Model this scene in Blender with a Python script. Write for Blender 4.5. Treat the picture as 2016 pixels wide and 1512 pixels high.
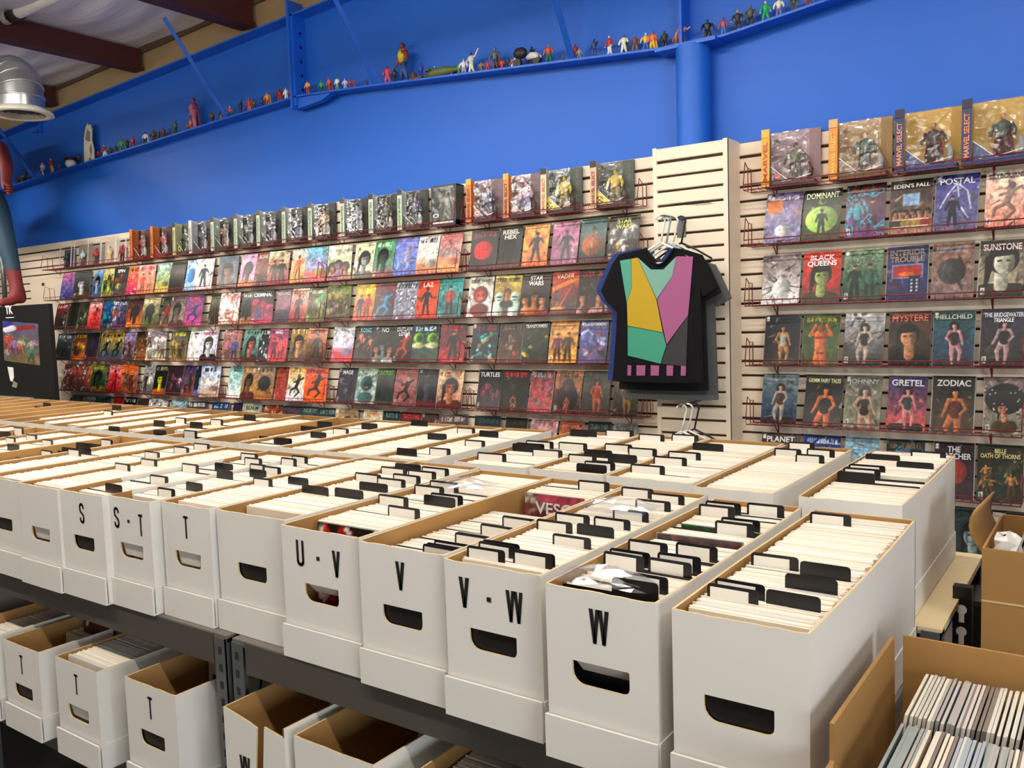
import bpy, bmesh, math, random
import numpy as np
from mathutils import Matrix, Vector
random.seed(7)
for o in list(bpy.data.objects): bpy.data.objects.remove(o)
COL = bpy.context.scene.collection
SC = bpy.context.scene
EYE = 1.55                                  # camera height above the floor

# ---------------------------------------------------------------- camera
F_PX, YAW, PIT, ROL = 1700.0, 0.6186066, -0.0813081, -0.0325543
cy, sy, cp, sp, cr, sr = (math.cos(YAW), math.sin(YAW), math.cos(PIT), math.sin(PIT), math.cos(ROL), math.sin(ROL))
FW = np.array([-sy*cp, cy*cp, sp]); RT = np.array([cy, sy, 0.0]); UP = np.cross(RT, FW)
RT, UP = cr*RT + sr*UP, -sr*RT + cr*UP
cam = bpy.data.cameras.new('camera'); camo = bpy.data.objects.new('camera', cam); COL.objects.link(camo)
cam.sensor_width = 36; cam.lens = F_PX/2016*36; cam.clip_start = .05; cam.clip_end = 60
M = Matrix.Identity(4)
for i in range(3):
    M[i][0] = RT[i]; M[i][1] = UP[i]; M[i][2] = -FW[i]
M[2][3] = EYE
camo.matrix_world = M
SC.camera = camo

# ---------------------------------------------------------------- world, exposure
SC.view_settings.view_transform = 'Standard'; SC.view_settings.look = 'None'
SC.view_settings.exposure = -0.4; SC.view_settings.gamma = 1.0; SC.view_settings.use_curve_mapping = False
wd = bpy.data.worlds.new('world'); SC.world = wd; wd.use_nodes = True
wd.node_tree.nodes['Background'].inputs[0].default_value = (.8, .85, 1, 1)
wd.node_tree.nodes['Background'].inputs[1].default_value = .15
LAMP_FAR, LAMP_NEAR, LAMP_COL = 31.0, 32.0, (1.0, .93, .83)    # watts of each strip lamp: row over the tables, row behind the camera

# ---------------------------------------------------------------- helpers
def ray(px, py): return RT*(px-1008)/F_PX - UP*(py-756)/F_PX + FW
def ony(px, py, y):
    d = ray(px, py); d = d*y/d[1]; return Vector((d[0], d[1], d[2]+EYE))
def onz(px, py, z):                          # z in world metres
    d = ray(px, py); d = d*(z-EYE)/d[2]; return Vector((d[0], d[1], z))
def xat(px, y, z):                           # world x of the picture column px on the line y, z
    k = (1008-px)/F_PX; a = np.array([0, y, z-EYE])
    return float(-(k*(a@FW) + a@RT)/(k*FW[0] + RT[0]))
def s2l(c): return tuple(((v/12.92) if v <= .04045 else ((v+.055)/1.055)**2.4) for v in c)
def hx(h):
    h = h.strip('#')
    if len(h) == 3: return tuple(int(c, 16)/15 for c in h)
    return tuple(int(h[i:i+2], 16)/255 for i in (0, 2, 4))
MATS = {}
def mat(name, col, rough=.6, metal=0, spec=.5, coat=0, noise=0, nscale=20, bump=0, bscale=80, stretch=None):
    if name in MATS: return MATS[name]
    m = bpy.data.materials.new(name); m.use_nodes = True; nt = m.node_tree; b = nt.nodes['Principled BSDF']
    c = s2l(hx(col)) if isinstance(col, str) else col
    b.inputs['Base Color'].default_value = (*c, 1); b.inputs['Roughness'].default_value = rough
    b.inputs['Metallic'].default_value = metal; b.inputs['Specular IOR Level'].default_value = spec
    b.inputs['Coat Weight'].default_value = coat; b.inputs['Coat Roughness'].default_value = .15
    if noise or bump:
        tc = nt.nodes.new('ShaderNodeTexCoord'); mp = nt.nodes.new('ShaderNodeMapping')
        nt.links.new(tc.outputs['Object'], mp.inputs[0])
        if stretch: mp.inputs['Scale'].default_value = stretch
    if noise:
        n = nt.nodes.new('ShaderNodeTexNoise'); n.inputs['Scale'].default_value = nscale; n.inputs['Detail'].default_value = 4
        nt.links.new(mp.outputs[0], n.inputs['Vector'])
        mx = nt.nodes.new('ShaderNodeMix'); mx.data_type = 'RGBA'
        mx.inputs[6].default_value = (*[v*(1-noise) for v in c], 1); mx.inputs[7].default_value = (*[min(1, v*(1+noise*.6)) for v in c], 1)
        nt.links.new(n.outputs[0], mx.inputs[0]); nt.links.new(mx.outputs[2], b.inputs['Base Color'])
    if bump:
        n = nt.nodes.new('ShaderNodeTexNoise'); n.inputs['Scale'].default_value = bscale; n.inputs['Detail'].default_value = 3
        nt.links.new(mp.outputs[0], n.inputs['Vector'])
        bp = nt.nodes.new('ShaderNodeBump'); bp.inputs['Strength'].default_value = bump; bp.inputs['Distance'].default_value = .01
        nt.links.new(n.outputs[0], bp.inputs['Height']); nt.links.new(bp.outputs[0], b.inputs['Normal'])
    MATS[name] = m; return m
def print_mat(name, rough, coat):
    m = bpy.data.materials.new(name); m.use_nodes = True; nt = m.node_tree; b = nt.nodes['Principled BSDF']
    a = nt.nodes.new('ShaderNodeAttribute'); a.attribute_name = 'ink'
    nt.links.new(a.outputs['Color'], b.inputs['Base Color'])
    b.inputs['Roughness'].default_value = rough; b.inputs['Specular IOR Level'].default_value = .3; b.inputs['Coat Weight'].default_value = coat; b.inputs['Coat Roughness'].default_value = .2
    MATS[name] = m; return m
def clear_mat(name, amount=.16, rough=.08, tint=(1, 1, 1), bump=0):
    m = bpy.data.materials.new(name); m.use_nodes = True; nt = m.node_tree
    for n in list(nt.nodes):
        if n.type != 'OUTPUT_MATERIAL': nt.nodes.remove(n)
    out = [n for n in nt.nodes][0]
    t = nt.nodes.new('ShaderNodeBsdfTransparent'); t.inputs[0].default_value = (*tint, 1)
    g = nt.nodes.new('ShaderNodeBsdfGlossy'); g.inputs['Roughness'].default_value = rough
    if bump:
        tc = nt.nodes.new('ShaderNodeTexCoord'); n = nt.nodes.new('ShaderNodeTexNoise'); n.inputs['Scale'].default_value = 14
        bp = nt.nodes.new('ShaderNodeBump'); bp.inputs['Strength'].default_value = bump; bp.inputs['Distance'].default_value = .03
        nt.links.new(tc.outputs['Object'], n.inputs['Vector']); nt.links.new(n.outputs[0], bp.inputs['Height']); nt.links.new(bp.outputs[0], g.inputs['Normal'])
    x = nt.nodes.new('ShaderNodeMixShader'); x.inputs[0].default_value = amount
    nt.links.new(t.outputs[0], x.inputs[1]); nt.links.new(g.outputs[0], x.inputs[2]); nt.links.new(x.outputs[0], out.inputs[0])
    MATS[name] = m; return m
def M_(n): return MATS[n]

class MB:
    def __init__(s): s.v = []; s.f = []; s.m = []
    def add(s, vs, fs, mi=0):
        b = len(s.v); s.v += [tuple(v) for v in vs]; s.f += [tuple(b+i for i in f) for f in fs]; s.m += [mi]*len(fs); return s
    def box(s, x0, x1, y0, y1, z0, z1, mi=0, shear=0, mt=None):
        vs = [(x0, y0, z0), (x1, y0, z0), (x1, y1, z0), (x0, y1, z0), (x0, y0+shear, z1), (x1, y0+shear, z1), (x1, y1+shear, z1), (x0, y1+shear, z1)]
        fs = [(0, 3, 2, 1), (0, 1, 5, 4), (1, 2, 6, 5), (2, 3, 7, 6), (3, 0, 4, 7), (4, 5, 6, 7)]
        s.add(vs, fs, mi)
        if mt is not None: s.m[-1] = mt
        return s
    def prism(s, pts, d, mi=0):               # pts: 3-D polygon, d: extrusion vector
        n = len(pts); p = [Vector(q) for q in pts]; q = [a+Vector(d) for a in p]
        s.add(p+q, [tuple(range(n-1, -1, -1)), tuple(range(n, 2*n))] + [(i, (i+1) % n, n+(i+1) % n, n+i) for i in range(n)], mi); return s
    def tube(s, pts, r, n=6, mi=0, cap=True):
        pts = [Vector(p) for p in pts]; rs = [float(q) for q in r] if isinstance(r, (list, tuple)) else [float(r)]*len(pts)
        rings = []; b = len(s.v); ref = None
        for i, p in enumerate(pts):
            d = (pts[min(i+1, len(pts)-1)] - pts[max(i-1, 0)]).normalized()
            if ref is None: ref = Vector((0, 0, 1)) if abs(d.z) < .9 else Vector((1, 0, 0))
            a = d.cross(ref).normalized(); c = a.cross(d).normalized(); ref = c
            for k in range(n):
                t = 2*math.pi*k/n; s.v.append(tuple(p + rs[i]*(math.cos(t)*a + math.sin(t)*c)))
        fs = []
        for i in range(len(pts)-1):
            for k in range(n): fs.append((b+i*n+k, b+i*n+(k+1) % n, b+(i+1)*n+(k+1) % n, b+(i+1)*n+k))
        if cap: fs += [tuple(b+k for k in range(n-1, -1, -1)), tuple(b+(len(pts)-1)*n+k for k in range(n))]
        s.f += fs; s.m += [mi]*len(fs); return s
    def ball(s, c, rx, ry=None, rz=None, mi=0, nu=8, nv=6):
        ry = ry or rx; rz = rz or rx; b = len(s.v)
        for j in range(nv+1):
            ph = math.pi*j/nv
            for i in range(nu):
                t = 2*math.pi*i/nu; s.v.append((c[0]+rx*math.sin(ph)*math.cos(t), c[1]+ry*math.sin(ph)*math.sin(t), c[2]-rz*math.cos(ph)))
        for j in range(nv):
            for i in range(nu):
                s.f.append((b+j*nu+i, b+j*nu+(i+1) % nu, b+(j+1)*nu+(i+1) % nu, b+(j+1)*nu+i)); s.m.append(mi)
        return s
    def lathe(s, prof, c=(0, 0, 0), n=24, mi=0):
        b = len(s.v)
        for r, z in prof:
            for i in range(n):
                t = 2*math.pi*i/n; s.v.append((c[0]+r*math.cos(t), c[1]+r*math.sin(t), c[2]+z))
        for j in range(len(prof)-1):
            for i in range(n):
                s.f.append((b+j*n+i, b+j*n+(i+1) % n, b+(j+1)*n+(i+1) % n, b+(j+1)*n+i)); s.m.append(mi)
        return s
    def mesh(s, name, mats, smooth=False):
        me = bpy.data.meshes.new(name); me.from_pydata(s.v, [], s.f)
        for m in (mats if isinstance(mats, (list, tuple)) else [mats]): me.materials.append(m)
        me.polygons.foreach_set('material_index', s.m)
        if smooth: me.polygons.foreach_set('use_smooth', [True]*len(me.polygons))
        me.update(); return me
def link(name, me, parent=None, loc=None, rot=None):
    o = bpy.data.objects.new(name, me); COL.objects.link(o)
    if parent is not None: o.parent = parent
    if loc is not None: o.location = loc
    if rot is not None: o.rotation_euler = rot
    return o
SEEN = {}
def tag(o, label, cat, group=None, kind=None):
    o['label'] = label; o['category'] = cat
    if group: o['group'] = group
    if kind: o['kind'] = kind
    SEEN.setdefault(label, []).append(o.name)
    return o
def thing(name, label, cat, loc=(0, 0, 0), rot=(0, 0, 0), group=None):
    return tag(link(name, None, None, loc, rot), label, cat, group)
def struct(name, mb, m, parent=None, smooth=False):
    o = link(name, mb.mesh(name, m, smooth), parent)
    if parent is None: o['kind'] = 'structure'
    return o
_T = {}
def text_mesh(txt, w, h, m, bold=.012, extrude=.0006):
    """flat lettering in the xz plane, facing -y, fitted into w x h around the origin"""
    key = (txt, bold)
    if key not in _T:
        cu = bpy.data.curves.new('lettering', 'FONT'); cu.body = txt; cu.align_x = 'CENTER'; cu.resolution_u = 3; cu.offset = bold; cu.space_line = .85
        to = bpy.data.objects.new('lettering', cu); COL.objects.link(to)
        dg = bpy.context.evaluated_depsgraph_get(); me = bpy.data.meshes.new_from_object(to.evaluated_get(dg))
        bpy.data.objects.remove(to); bpy.data.curves.remove(cu); _T[key] = me
    me = _T[key].copy(); n = len(me.vertices); a = np.empty(n*3); me.vertices.foreach_get('co', a); a = a.reshape(-1, 3)
    lo, hi = a.min(0), a.max(0)
    b = np.zeros_like(a); b[:, 0] = ((a[:, 0]-lo[0])/max(1e-6, hi[0]-lo[0])-.5)*w; b[:, 2] = ((a[:, 1]-lo[1])/max(1e-6, hi[1]-lo[1])-.5)*h
    me.vertices.foreach_set('co', b.ravel()); me.materials.clear(); me.materials.append(m); me.update(); return me
def wire(name, paths, r, m, parent, n=5, kind=None):
    mb = MB()
    for p in paths: mb.tube(p, r, n)
    o = link(name, mb.mesh(name, m, True), parent)
    if kind: o['kind'] = kind
    return o

# ---------------------------------------------------------------- materials
blue = mat('blue_paint', '0f5fc8', .55, noise=.05, nscale=3, bump=.05, bscale=120)
blue_d = mat('blue_steel_paint', '155fce', .45, noise=.06, nscale=8)
cream = mat('cream_slatwall', 'f0dfc8', .5, noise=.04, nscale=6)
groove = mat('slat_groove', '3a2a1e', .9)
tan = mat('tan_facing', 'a58a63', .8, noise=.12, nscale=4)
maroon = mat('maroon_purlin', '4a1d1a', .55, noise=.12, nscale=6)
vinyl = mat('white_vinyl', 'ecebf2', .4, noise=.06, nscale=3, bump=1.0, bscale=9, stretch=(.16, 1.3, 1))
floor_m = mat('grey_floor', '524c47', .5, noise=.12, nscale=6)
wall_m = mat('off_white_wall', '8c877f', .8, noise=.04)
white_c = mat('white_card', 'dedad2', .55, noise=.035, nscale=9)
white_in = mat('kraft_inner', 'a67c45', .75, noise=.08, nscale=14)
kraft = mat('kraft_carton', '99713c', .75, noise=.07, nscale=10)
rim_m = mat('kraft_rim', 'c9ae82', .8)
black_p = mat('black_plastic', '141416', .3)
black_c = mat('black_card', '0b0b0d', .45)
paper = mat('paper_label', 'e2ddd2', .6)
ink = mat('black_ink', '0d0d0f', .6)
sheet_a = mat('bagged_sheet_white', 'f0e9dc', .45, noise=.03)
sheet_b = mat('bagged_sheet_cream', 'e8dac4', .5, noise=.04)
sheet_c = mat('bagged_sheet_grey', 'd6d0c6', .4)
redw = mat('red_wire', '7c1620', .35, coat=.3)
steel = mat('grey_steel_beam', '5a554f', .45, metal=.4, noise=.08, nscale=8)
post_m = mat('grey_steel_post', '6d7270', .4, metal=.6, noise=.1, nscale=10)
hole_m = mat('post_hole', '1c1c1e', .8)
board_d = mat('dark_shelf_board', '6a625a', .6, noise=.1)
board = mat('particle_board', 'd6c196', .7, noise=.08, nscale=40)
galv = mat('galvanised_duct', 'b9bcbd', .28, metal=.9, noise=.08, nscale=5)
plain_w = mat('white_plastic', 'e9e6e0', .35)
clear = clear_mat('clear_plastic', .085, .16, bump=.35)
bagm = clear_mat('clear_bag', .3, .2)
cover_m = print_mat('printed_cover', .38, .12)
print_m = print_mat('printed_panel', .55, .05)
def flat(h, rough=.5): return mat('paint_'+h, h, rough)

# ---------------------------------------------------------------- lamps (strip lights outside the frame)
def strip_lamp(x, y, z, label, watt):
    t = thing('strip_light', label, 'ceiling light', (x, y, z), group='strip lights over the aisles')
    link('housing', MB().box(-.62, .62, -.07, .07, .03, .09).mesh('housing', plain_w), t)
    em = MATS.get('lamp_tube')
    if not em:
        em = mat('lamp_tube', 'ffffff'); b = em.node_tree.nodes['Principled BSDF']
        b.inputs['Emission Color'].default_value = (*LAMP_COL, 1); b.inputs['Emission Strength'].default_value = 75
    for s in (-.035, .035): link('tube', MB().tube([(-.6, s, .012), (.6, s, .012)], .013, 8).mesh('tube', em, True), t)
    l = bpy.data.lights.new('strip_glow', 'AREA'); l.shape = 'RECTANGLE'; l.size = 1.2; l.size_y = .12; l.energy = watt; l.color = LAMP_COL
    lo = bpy.data.objects.new('strip_glow', l); COL.objects.link(lo); lo.parent = t; lo.location = (0, 0, -.005)
i = 0
ONES = 'first second third fourth fifth sixth seventh eighth ninth tenth eleventh twelfth thirteenth fourteenth fifteenth sixteenth seventeenth eighteenth nineteenth'.split()
NW = ONES+[w for t in ('twent', 'thirt', 'fort', 'fift', 'sixt', 'sevent', 'eight', 'ninet') for w in [t+'ieth']+[t+'y-'+o for o in ONES[:9]]]
for y, row in ((2.6, ((-8.9, 1.7), (-6.9, 1.7), (-5.3, 1.35), (-3.8, 1.0), (-2.1, .85), (-.2, .5))), (.1, tuple((x, 1) for x in (-8.6, -6.5, -4.4, -2.3, -.2, 1.9)))):
    for k, (x, f) in enumerate(row):
        strip_lamp(x, 1.85 if x == -5.3 else y, EYE+(1.25 if x == -6.9 else 1.8), '%s white twin-tube strip light from the left, %s' % (NW[k], 'above the front aisle' if y < 1 else 'above the box tables'), (LAMP_NEAR if y < 1 else LAMP_FAR)*f)

# ---------------------------------------------------------------- room shell
D = 4.4596                                   # slat faces
WB = D+.02                                   # blue wall plane
X0, X1, Y0 = -12.5, 4.0, -4.0
def zr(x): return EYE+2.0+(x+9.5)*.0424+.28  # roof underside (purlin tops)
struct('floor', MB().box(X0, X1, Y0, WB+.1, -.1, 0), floor_m)
struct('wall_back', MB().add([(X0, WB, 0), (X1, WB, 0), (X1, WB, EYE+2.0+(X1+9.5)*.0424+.02), (X0, WB, EYE+2.0+(X0+9.5)*.0424+.02),
        (X0, WB+.1, 0), (X1, WB+.1, 0), (X1, WB+.1, zr(X1)), (X0, WB+.1, zr(X0))], [(0, 1, 2, 3), (4, 7, 6, 5), (0, 4, 5, 1), (3, 2, 6, 7), (0, 3, 7, 4), (1, 5, 6, 2)]), blue)
struct('wall_back_upper', MB().add([(X0, WB+.01, EYE+1.7), (X1, WB+.01, EYE+2.3), (X1, WB+.01, zr(X1)+.1), (X0, WB+.01, zr(X0)+.1)], [(0, 1, 2, 3)]), tan)
struct('trim_1', MB().add([(X0, WB-.012, zr(X0)-.03), (X1, WB-.012, zr(X1)-.03), (X1, WB-.012, zr(X1)+.03), (X0, WB-.012, zr(X0)+.03),
        (X0, WB+.005, zr(X0)-.03), (X1, WB+.005, zr(X1)-.03), (X1, WB+.005, zr(X1)+.03), (X0, WB+.005, zr(X0)+.03)], [(0, 1, 2, 3), (0, 4, 5, 1), (3, 2, 6, 7)]), mat('brown_trim', '57432f', .8))
struct('wall_left', MB().box(X0-.1, X0, Y0, WB+.1, 0, zr(X0)+.3), wall_m)
struct('wall_right', MB().box(X1, X1+.1, Y0, WB+.1, 0, zr(X1)+.3), wall_m)
struct('wall_front', MB().box(X0, X1, Y0-.1, Y0, 0, zr(X1)+.3), wall_m)
# added fill light framed like a window, out of view, brightens the box sides
pane = mat('glowing_fill_pane', 'ffffff', .1); pb = pane.node_tree.nodes['Principled BSDF']; pb.inputs['Emission Color'].default_value = (.86, .93, 1, 1); pb.inputs['Emission Strength'].default_value = 1.5
w1 = struct('fill_light_frame', MB().box(X1-.03, X1-.001, -2.8, -2.72, .7, 2.4).box(X1-.03, X1-.001, -.08, 0, .7, 2.4).box(X1-.03, X1-.001, -2.72, -.08, .7, .78).box(X1-.03, X1-.001, -2.72, -.08, 2.32, 2.4), plain_w)
struct('fill_light_pane', MB().box(X1-.012, X1-.006, -2.72, -.08, .78, 2.32), pane, w1)
dl = bpy.data.lights.new('fill_light', 'AREA'); dl.shape = 'RECTANGLE'; dl.size = 1.55; dl.size_y = 2.6; dl.energy = 185; dl.color = (.86, .93, 1.0)
dlo = bpy.data.objects.new('fill_light', dl); COL.objects.link(dlo); dlo.location = (X1-.05, -1.4, 1.55); dlo.rotation_euler = (0, math.pi/2, 0)
# roof insulation: a white vinyl sheet sagging between the purlins
PUR = [-11.5, -10.0, -8.5, -7.03, -5.52, -4.0, -2.5, -1.0, .5, 2.0, 3.5]
NX, NY = 200, 160; vs = []
xs = np.linspace(X0, X1, NX); ys = np.linspace(Y0, WB+.05, NY)
rng = np.random.RandomState(3); ph = rng.rand(40)*6.28; fq = rng.rand(40)*30+12
for j, y in enumerate(ys):
    for i2, x in enumerate(xs):
        k = np.searchsorted(PUR, x); a = PUR[max(0, k-1)]; b = PUR[min(len(PUR)-1, k)]
        t = (x-a)/(b-a) if b > a else 0
        sag = .10*math.sin(math.pi*min(1, max(0, t)))*min(1, (WB+.05-y)/.8+.05)
        wr = .012*math.sin(y*23+ph[k % 40]+2.5*math.sin(x*1.7+k))*math.sin(x*2.3+ph[(k+7) % 40]+y)
        vs.append((x, y, zr(x)+.02-sag+wr))
fs = [(j*NX+i2, (j+1)*NX+i2, (j+1)*NX+i2+1, j*NX+i2+1) for j in range(NY-1) for i2 in range(NX-1)]
struct('ceiling', MB().add(vs, fs), vinyl, smooth=True)
for n, x in enumerate(PUR):
    z = zr(x)
    w = ['eleventh', 'tenth', 'far left outer', 'third', 'second', 'first', 'fourth', 'fifth', 'sixth', 'seventh', 'eighth'][n]
    lab = {3: 'maroon roof purlin ending above the left stretch of blue beam, behind the duct', 4: 'maroon roof purlin with lapped lower flange, at the top of the picture'}.get(n, 'maroon roof purlin, %s along the roof' % w)
    t = thing('roof_purlin', lab, 'roof beam', (x, 0, z), group='maroon roof purlins')
    zb = -.17 if n != 4 else -.18
    link('web', MB().box(-.035, -.027, Y0, WB-.005, zb, .0).mesh('web', maroon), t)
    link('flange', MB().box(-.1, .035, Y0, WB-.005, zb-.006, zb).box(.0, .035, Y0, WB-.005, zb, zb+.02).mesh('flange', maroon), t)
    link('web', MB().box(.005, .03, Y0, WB-.02, zb, .0).mesh('web', maroon), t)
    if n == 4: link('lap_flange', MB().box(-.11, .045, 3.0, WB-.02, zb-.022, zb-.007).mesh('lap_flange', maroon), t)

# ---------------------------------------------------------------- blue tapered steel rafter on the wall
t = thing('steel_rafter', 'blue tapered steel beam along the top of the back wall, toy figures on it', 'steel beam')
def zt(x): return EYE+2.0+(x+9.5)*.0424
KN = [(X0+.02, 1.47-.034*(X0+9.4)*-1*0+(X0+9.4)*.0365), (-9.4, 1.462), (-5.0, 1.628), (-4.9, 1.628), (-4.3, 1.583), (-2.0, 1.388), (-1.72, 1.388), (-1.2, 1.447), (X1-.02, 1.447+(X1+1.2)*.117)]
def zb_(x):
    for (a, za), (b, zb) in zip(KN, KN[1:]):
        if x <= b: return EYE+za+(zb-za)*(x-a)/(b-a)
    return EYE+KN[-1][1]
FD = .118                                    # flange depth in front of the web
def strip(name, pts, th, dep):
    mb = MB()
    for (xa, za), (xb, zb) in zip(pts, pts[1:]):
        mb.add([(xa, WB-dep, za-th), (xb, WB-dep, zb-th), (xb, WB+.0, zb-th), (xa, WB+.0, za-th), (xa, WB-dep, za), (xb, WB-dep, zb), (xb, WB+.0, zb), (xa, WB+.0, za)],
               [(0, 3, 2, 1), (0, 1, 5, 4), (4, 5, 6, 7)])
    return link(name, mb.mesh(name, blue_d), t)
strip('bottom_flange', [(x, EYE+z) for x, z in KN], .012, FD)
strip('top_flange', [(X0+.02, zt(X0)+.012), (-4.95, zt(-4.95)+.012), (X1-.02, zt(X1)+.012)], .012, FD)
link('splice_plate', MB().box(-4.985, -4.965, WB-FD-.02, WB, zb_(-4.97)-.09, zt(-4.97)+.11).box(-4.965, -4.945, WB-FD-.0, WB, zb_(-4.97)-.07, zt(-4.97)+.03).mesh('splice_plate', blue_d), t)
link('splice_haunch', MB().prism([(-4.95, WB-.1, zb_(-4.95)-.012), (-4.6, WB-.1, zb_(-4.6)-.012), (-4.7, WB-.1, zb_(-4.95)-.07), (-4.95, WB-.1, zb_(-4.95)-.09)], (0, .05, 0)).mesh('splice_haunch', blue_d), t)
link('web_stiffener', MB().box(-1.955, -1.94, WB-FD+.01, WB, zb_(-1.95), zt(-1.95)).mesh('web_stiffener', blue_d), t)
link('cap_plate', MB().box(-2.08, -1.74, WB-FD-.03, WB, zb_(-1.9)-.024, zb_(-1.9)-.004).mesh('cap_plate', blue_d), t)
bl = MB()
for k in range(5): bl.tube([(-4.99, WB-.05, EYE+1.68+k*.1), (-4.945, WB-.05, EYE+1.68+k*.1)], .011, 6)
link('bolt', bl.mesh('bolt', blue_d), t)
for n, xb in enumerate((-8.85, -5.79, -4.18, -2.63)):
    b = link('flange_brace', MB().tube([(xb, WB-.08, zb_(xb)+.0), (xb+.05, WB-.62, EYE+2.22)], .02, 4).mesh('flange_brace', blue_d), t)
struct_col = thing('round_column', 'round blue steel column under the blue beam, behind the tall slatwall pilaster', 'column')
link('shaft', MB().lathe([(.09, 0), (.09, EYE+1.372)], (-1.893, WB-.075, 0), 32).mesh('shaft', blue, True), struct_col)
link('base_plate', MB().box(-1.995, -1.79, WB-.169, WB-.005, 0, .015).mesh('base_plate', blue_d), struct_col)
# small conduit box on the far left of the web
tag(link('wall_hook', MB().box(-.012, .012, -.03, 0, -.06, .06).box(-.12, -.02, -.05, -.0, -.05, -.02).mesh('wall_hook', blue_d), None, tuple(ony(84, 249, WB))), 'small blue bracket fixed to the blue web under the duct', 'bracket')

# ---------------------------------------------------------------- slatwall
PITCH = .0762; Z0 = EYE+.85633
SLAT = {}
def slat_mesh(L):
    k = round(L, 3)
    if k not in SLAT:
        h = PITCH-.0115; e = .0035
        prof = [(0, -h/2+e), (-e, -h/2), (.012, -h/2), (.012, h/2), (-e, h/2), (0, h/2-e)]
        prof = [(.0045, -h/2), (0, -h/2+e), (0, h/2-e), (.0045, h/2), (.013, h/2), (.013, -h/2)]
        n = 6; v = [(0, y, z) for y, z in prof]+[(L, y, z) for y, z in prof]
        SLAT[k] = MB().add(v, [tuple(range(n)), tuple(range(2*n-1, n-1, -1))]+[((i+1) % n, i, n+i, n+(i+1) % n) for i in range(n)]).mesh('slat', cream)
    return SLAT[k]
def slatwall(xa, xb, yf, label, nmax, top=0, back=True):
    t = thing('slatwall', label, 'slatwall', (xa, yf, 0), group=None)
    L = xb-xa
    link('backing', MB().box(0, L, .013, .0185, .02, Z0-.006).mesh('backing', groove), t)
    for k in range(nmax):
        link('slat', slat_mesh(L), t, (0, 0, Z0-PITCH*(k+.5)-.006+(.003 if k == 0 else 0)))
    return t
slatwall(X0, -9.25, D, 'cream slatwall at the far left, behind the costumed mannequin', 31)
slatwall(-9.25, -1.83, D, 'long cream slatwall behind the left-hand comic racks', 31)
slatwall(-1.83, X1-1.5, D, 'cream slatwall behind the right-hand comic rack', 31)
pp = thing('cover_panel', 'plain cream board over the slats beside the mannequin\'s boot', 'panel')
za = ony(60, 548, D)[2]
link('board', MB().box(-9.22, -8.55, D-.012, D-.001, .3, za).mesh('board', cream), pp)
link('scuff_mark', MB().box(-8.98, -8.93, D-.0135, D-.012, za-.09, za-.06).mesh('scuff_mark', groove), pp)
# pilaster: a boxed-out slatwall cover in front of the column
PX0, PX1, PY = -2.082, -1.665, 4.29
pil = thing('slatwall_column_cover', 'tall cream slatwall box standing proud of the wall, carrying the shirts', 'slatwall', (0, 0, 0))
link('side_panel', MB().box(PX1-.018, PX1, PY+.001, D-.001, .02, Z0-.003).mesh('side_panel', cream), pil)
link('side_panel', MB().box(PX0, PX0+.018, PY+.001, D-.001, .02, Z0-.003).mesh('side_panel', cream), pil)
link('backing', MB().box(PX0+.02, PX1-.02, PY+.013, PY+.018, .02, Z0-.01).mesh('backing', groove), pil)
for xa, xb in ((PX0, PX0+.022), (PX1-.024, PX1)): link('stile', MB().box(xa, xb, PY-.001, PY+.013, .02, Z0-.003).mesh('stile', cream), pil)
for k in range(31): link('slat', slat_mesh(PX1-PX0-.046), pil, (PX0+.022, PY, Z0-PITCH*(k+.5)-.006+(.003 if k == 0 else 0)))
mb = MB()
for k in range(7):
    zz = Z0-PITCH*4.05+.006-.004*k; mb.box(-1.99+.025*k, -1.80+.01*k, PY-.0012, PY-.0002, zz, zz+.0012)
link('scratch', mb.mesh('scratch', groove), pil)

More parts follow.
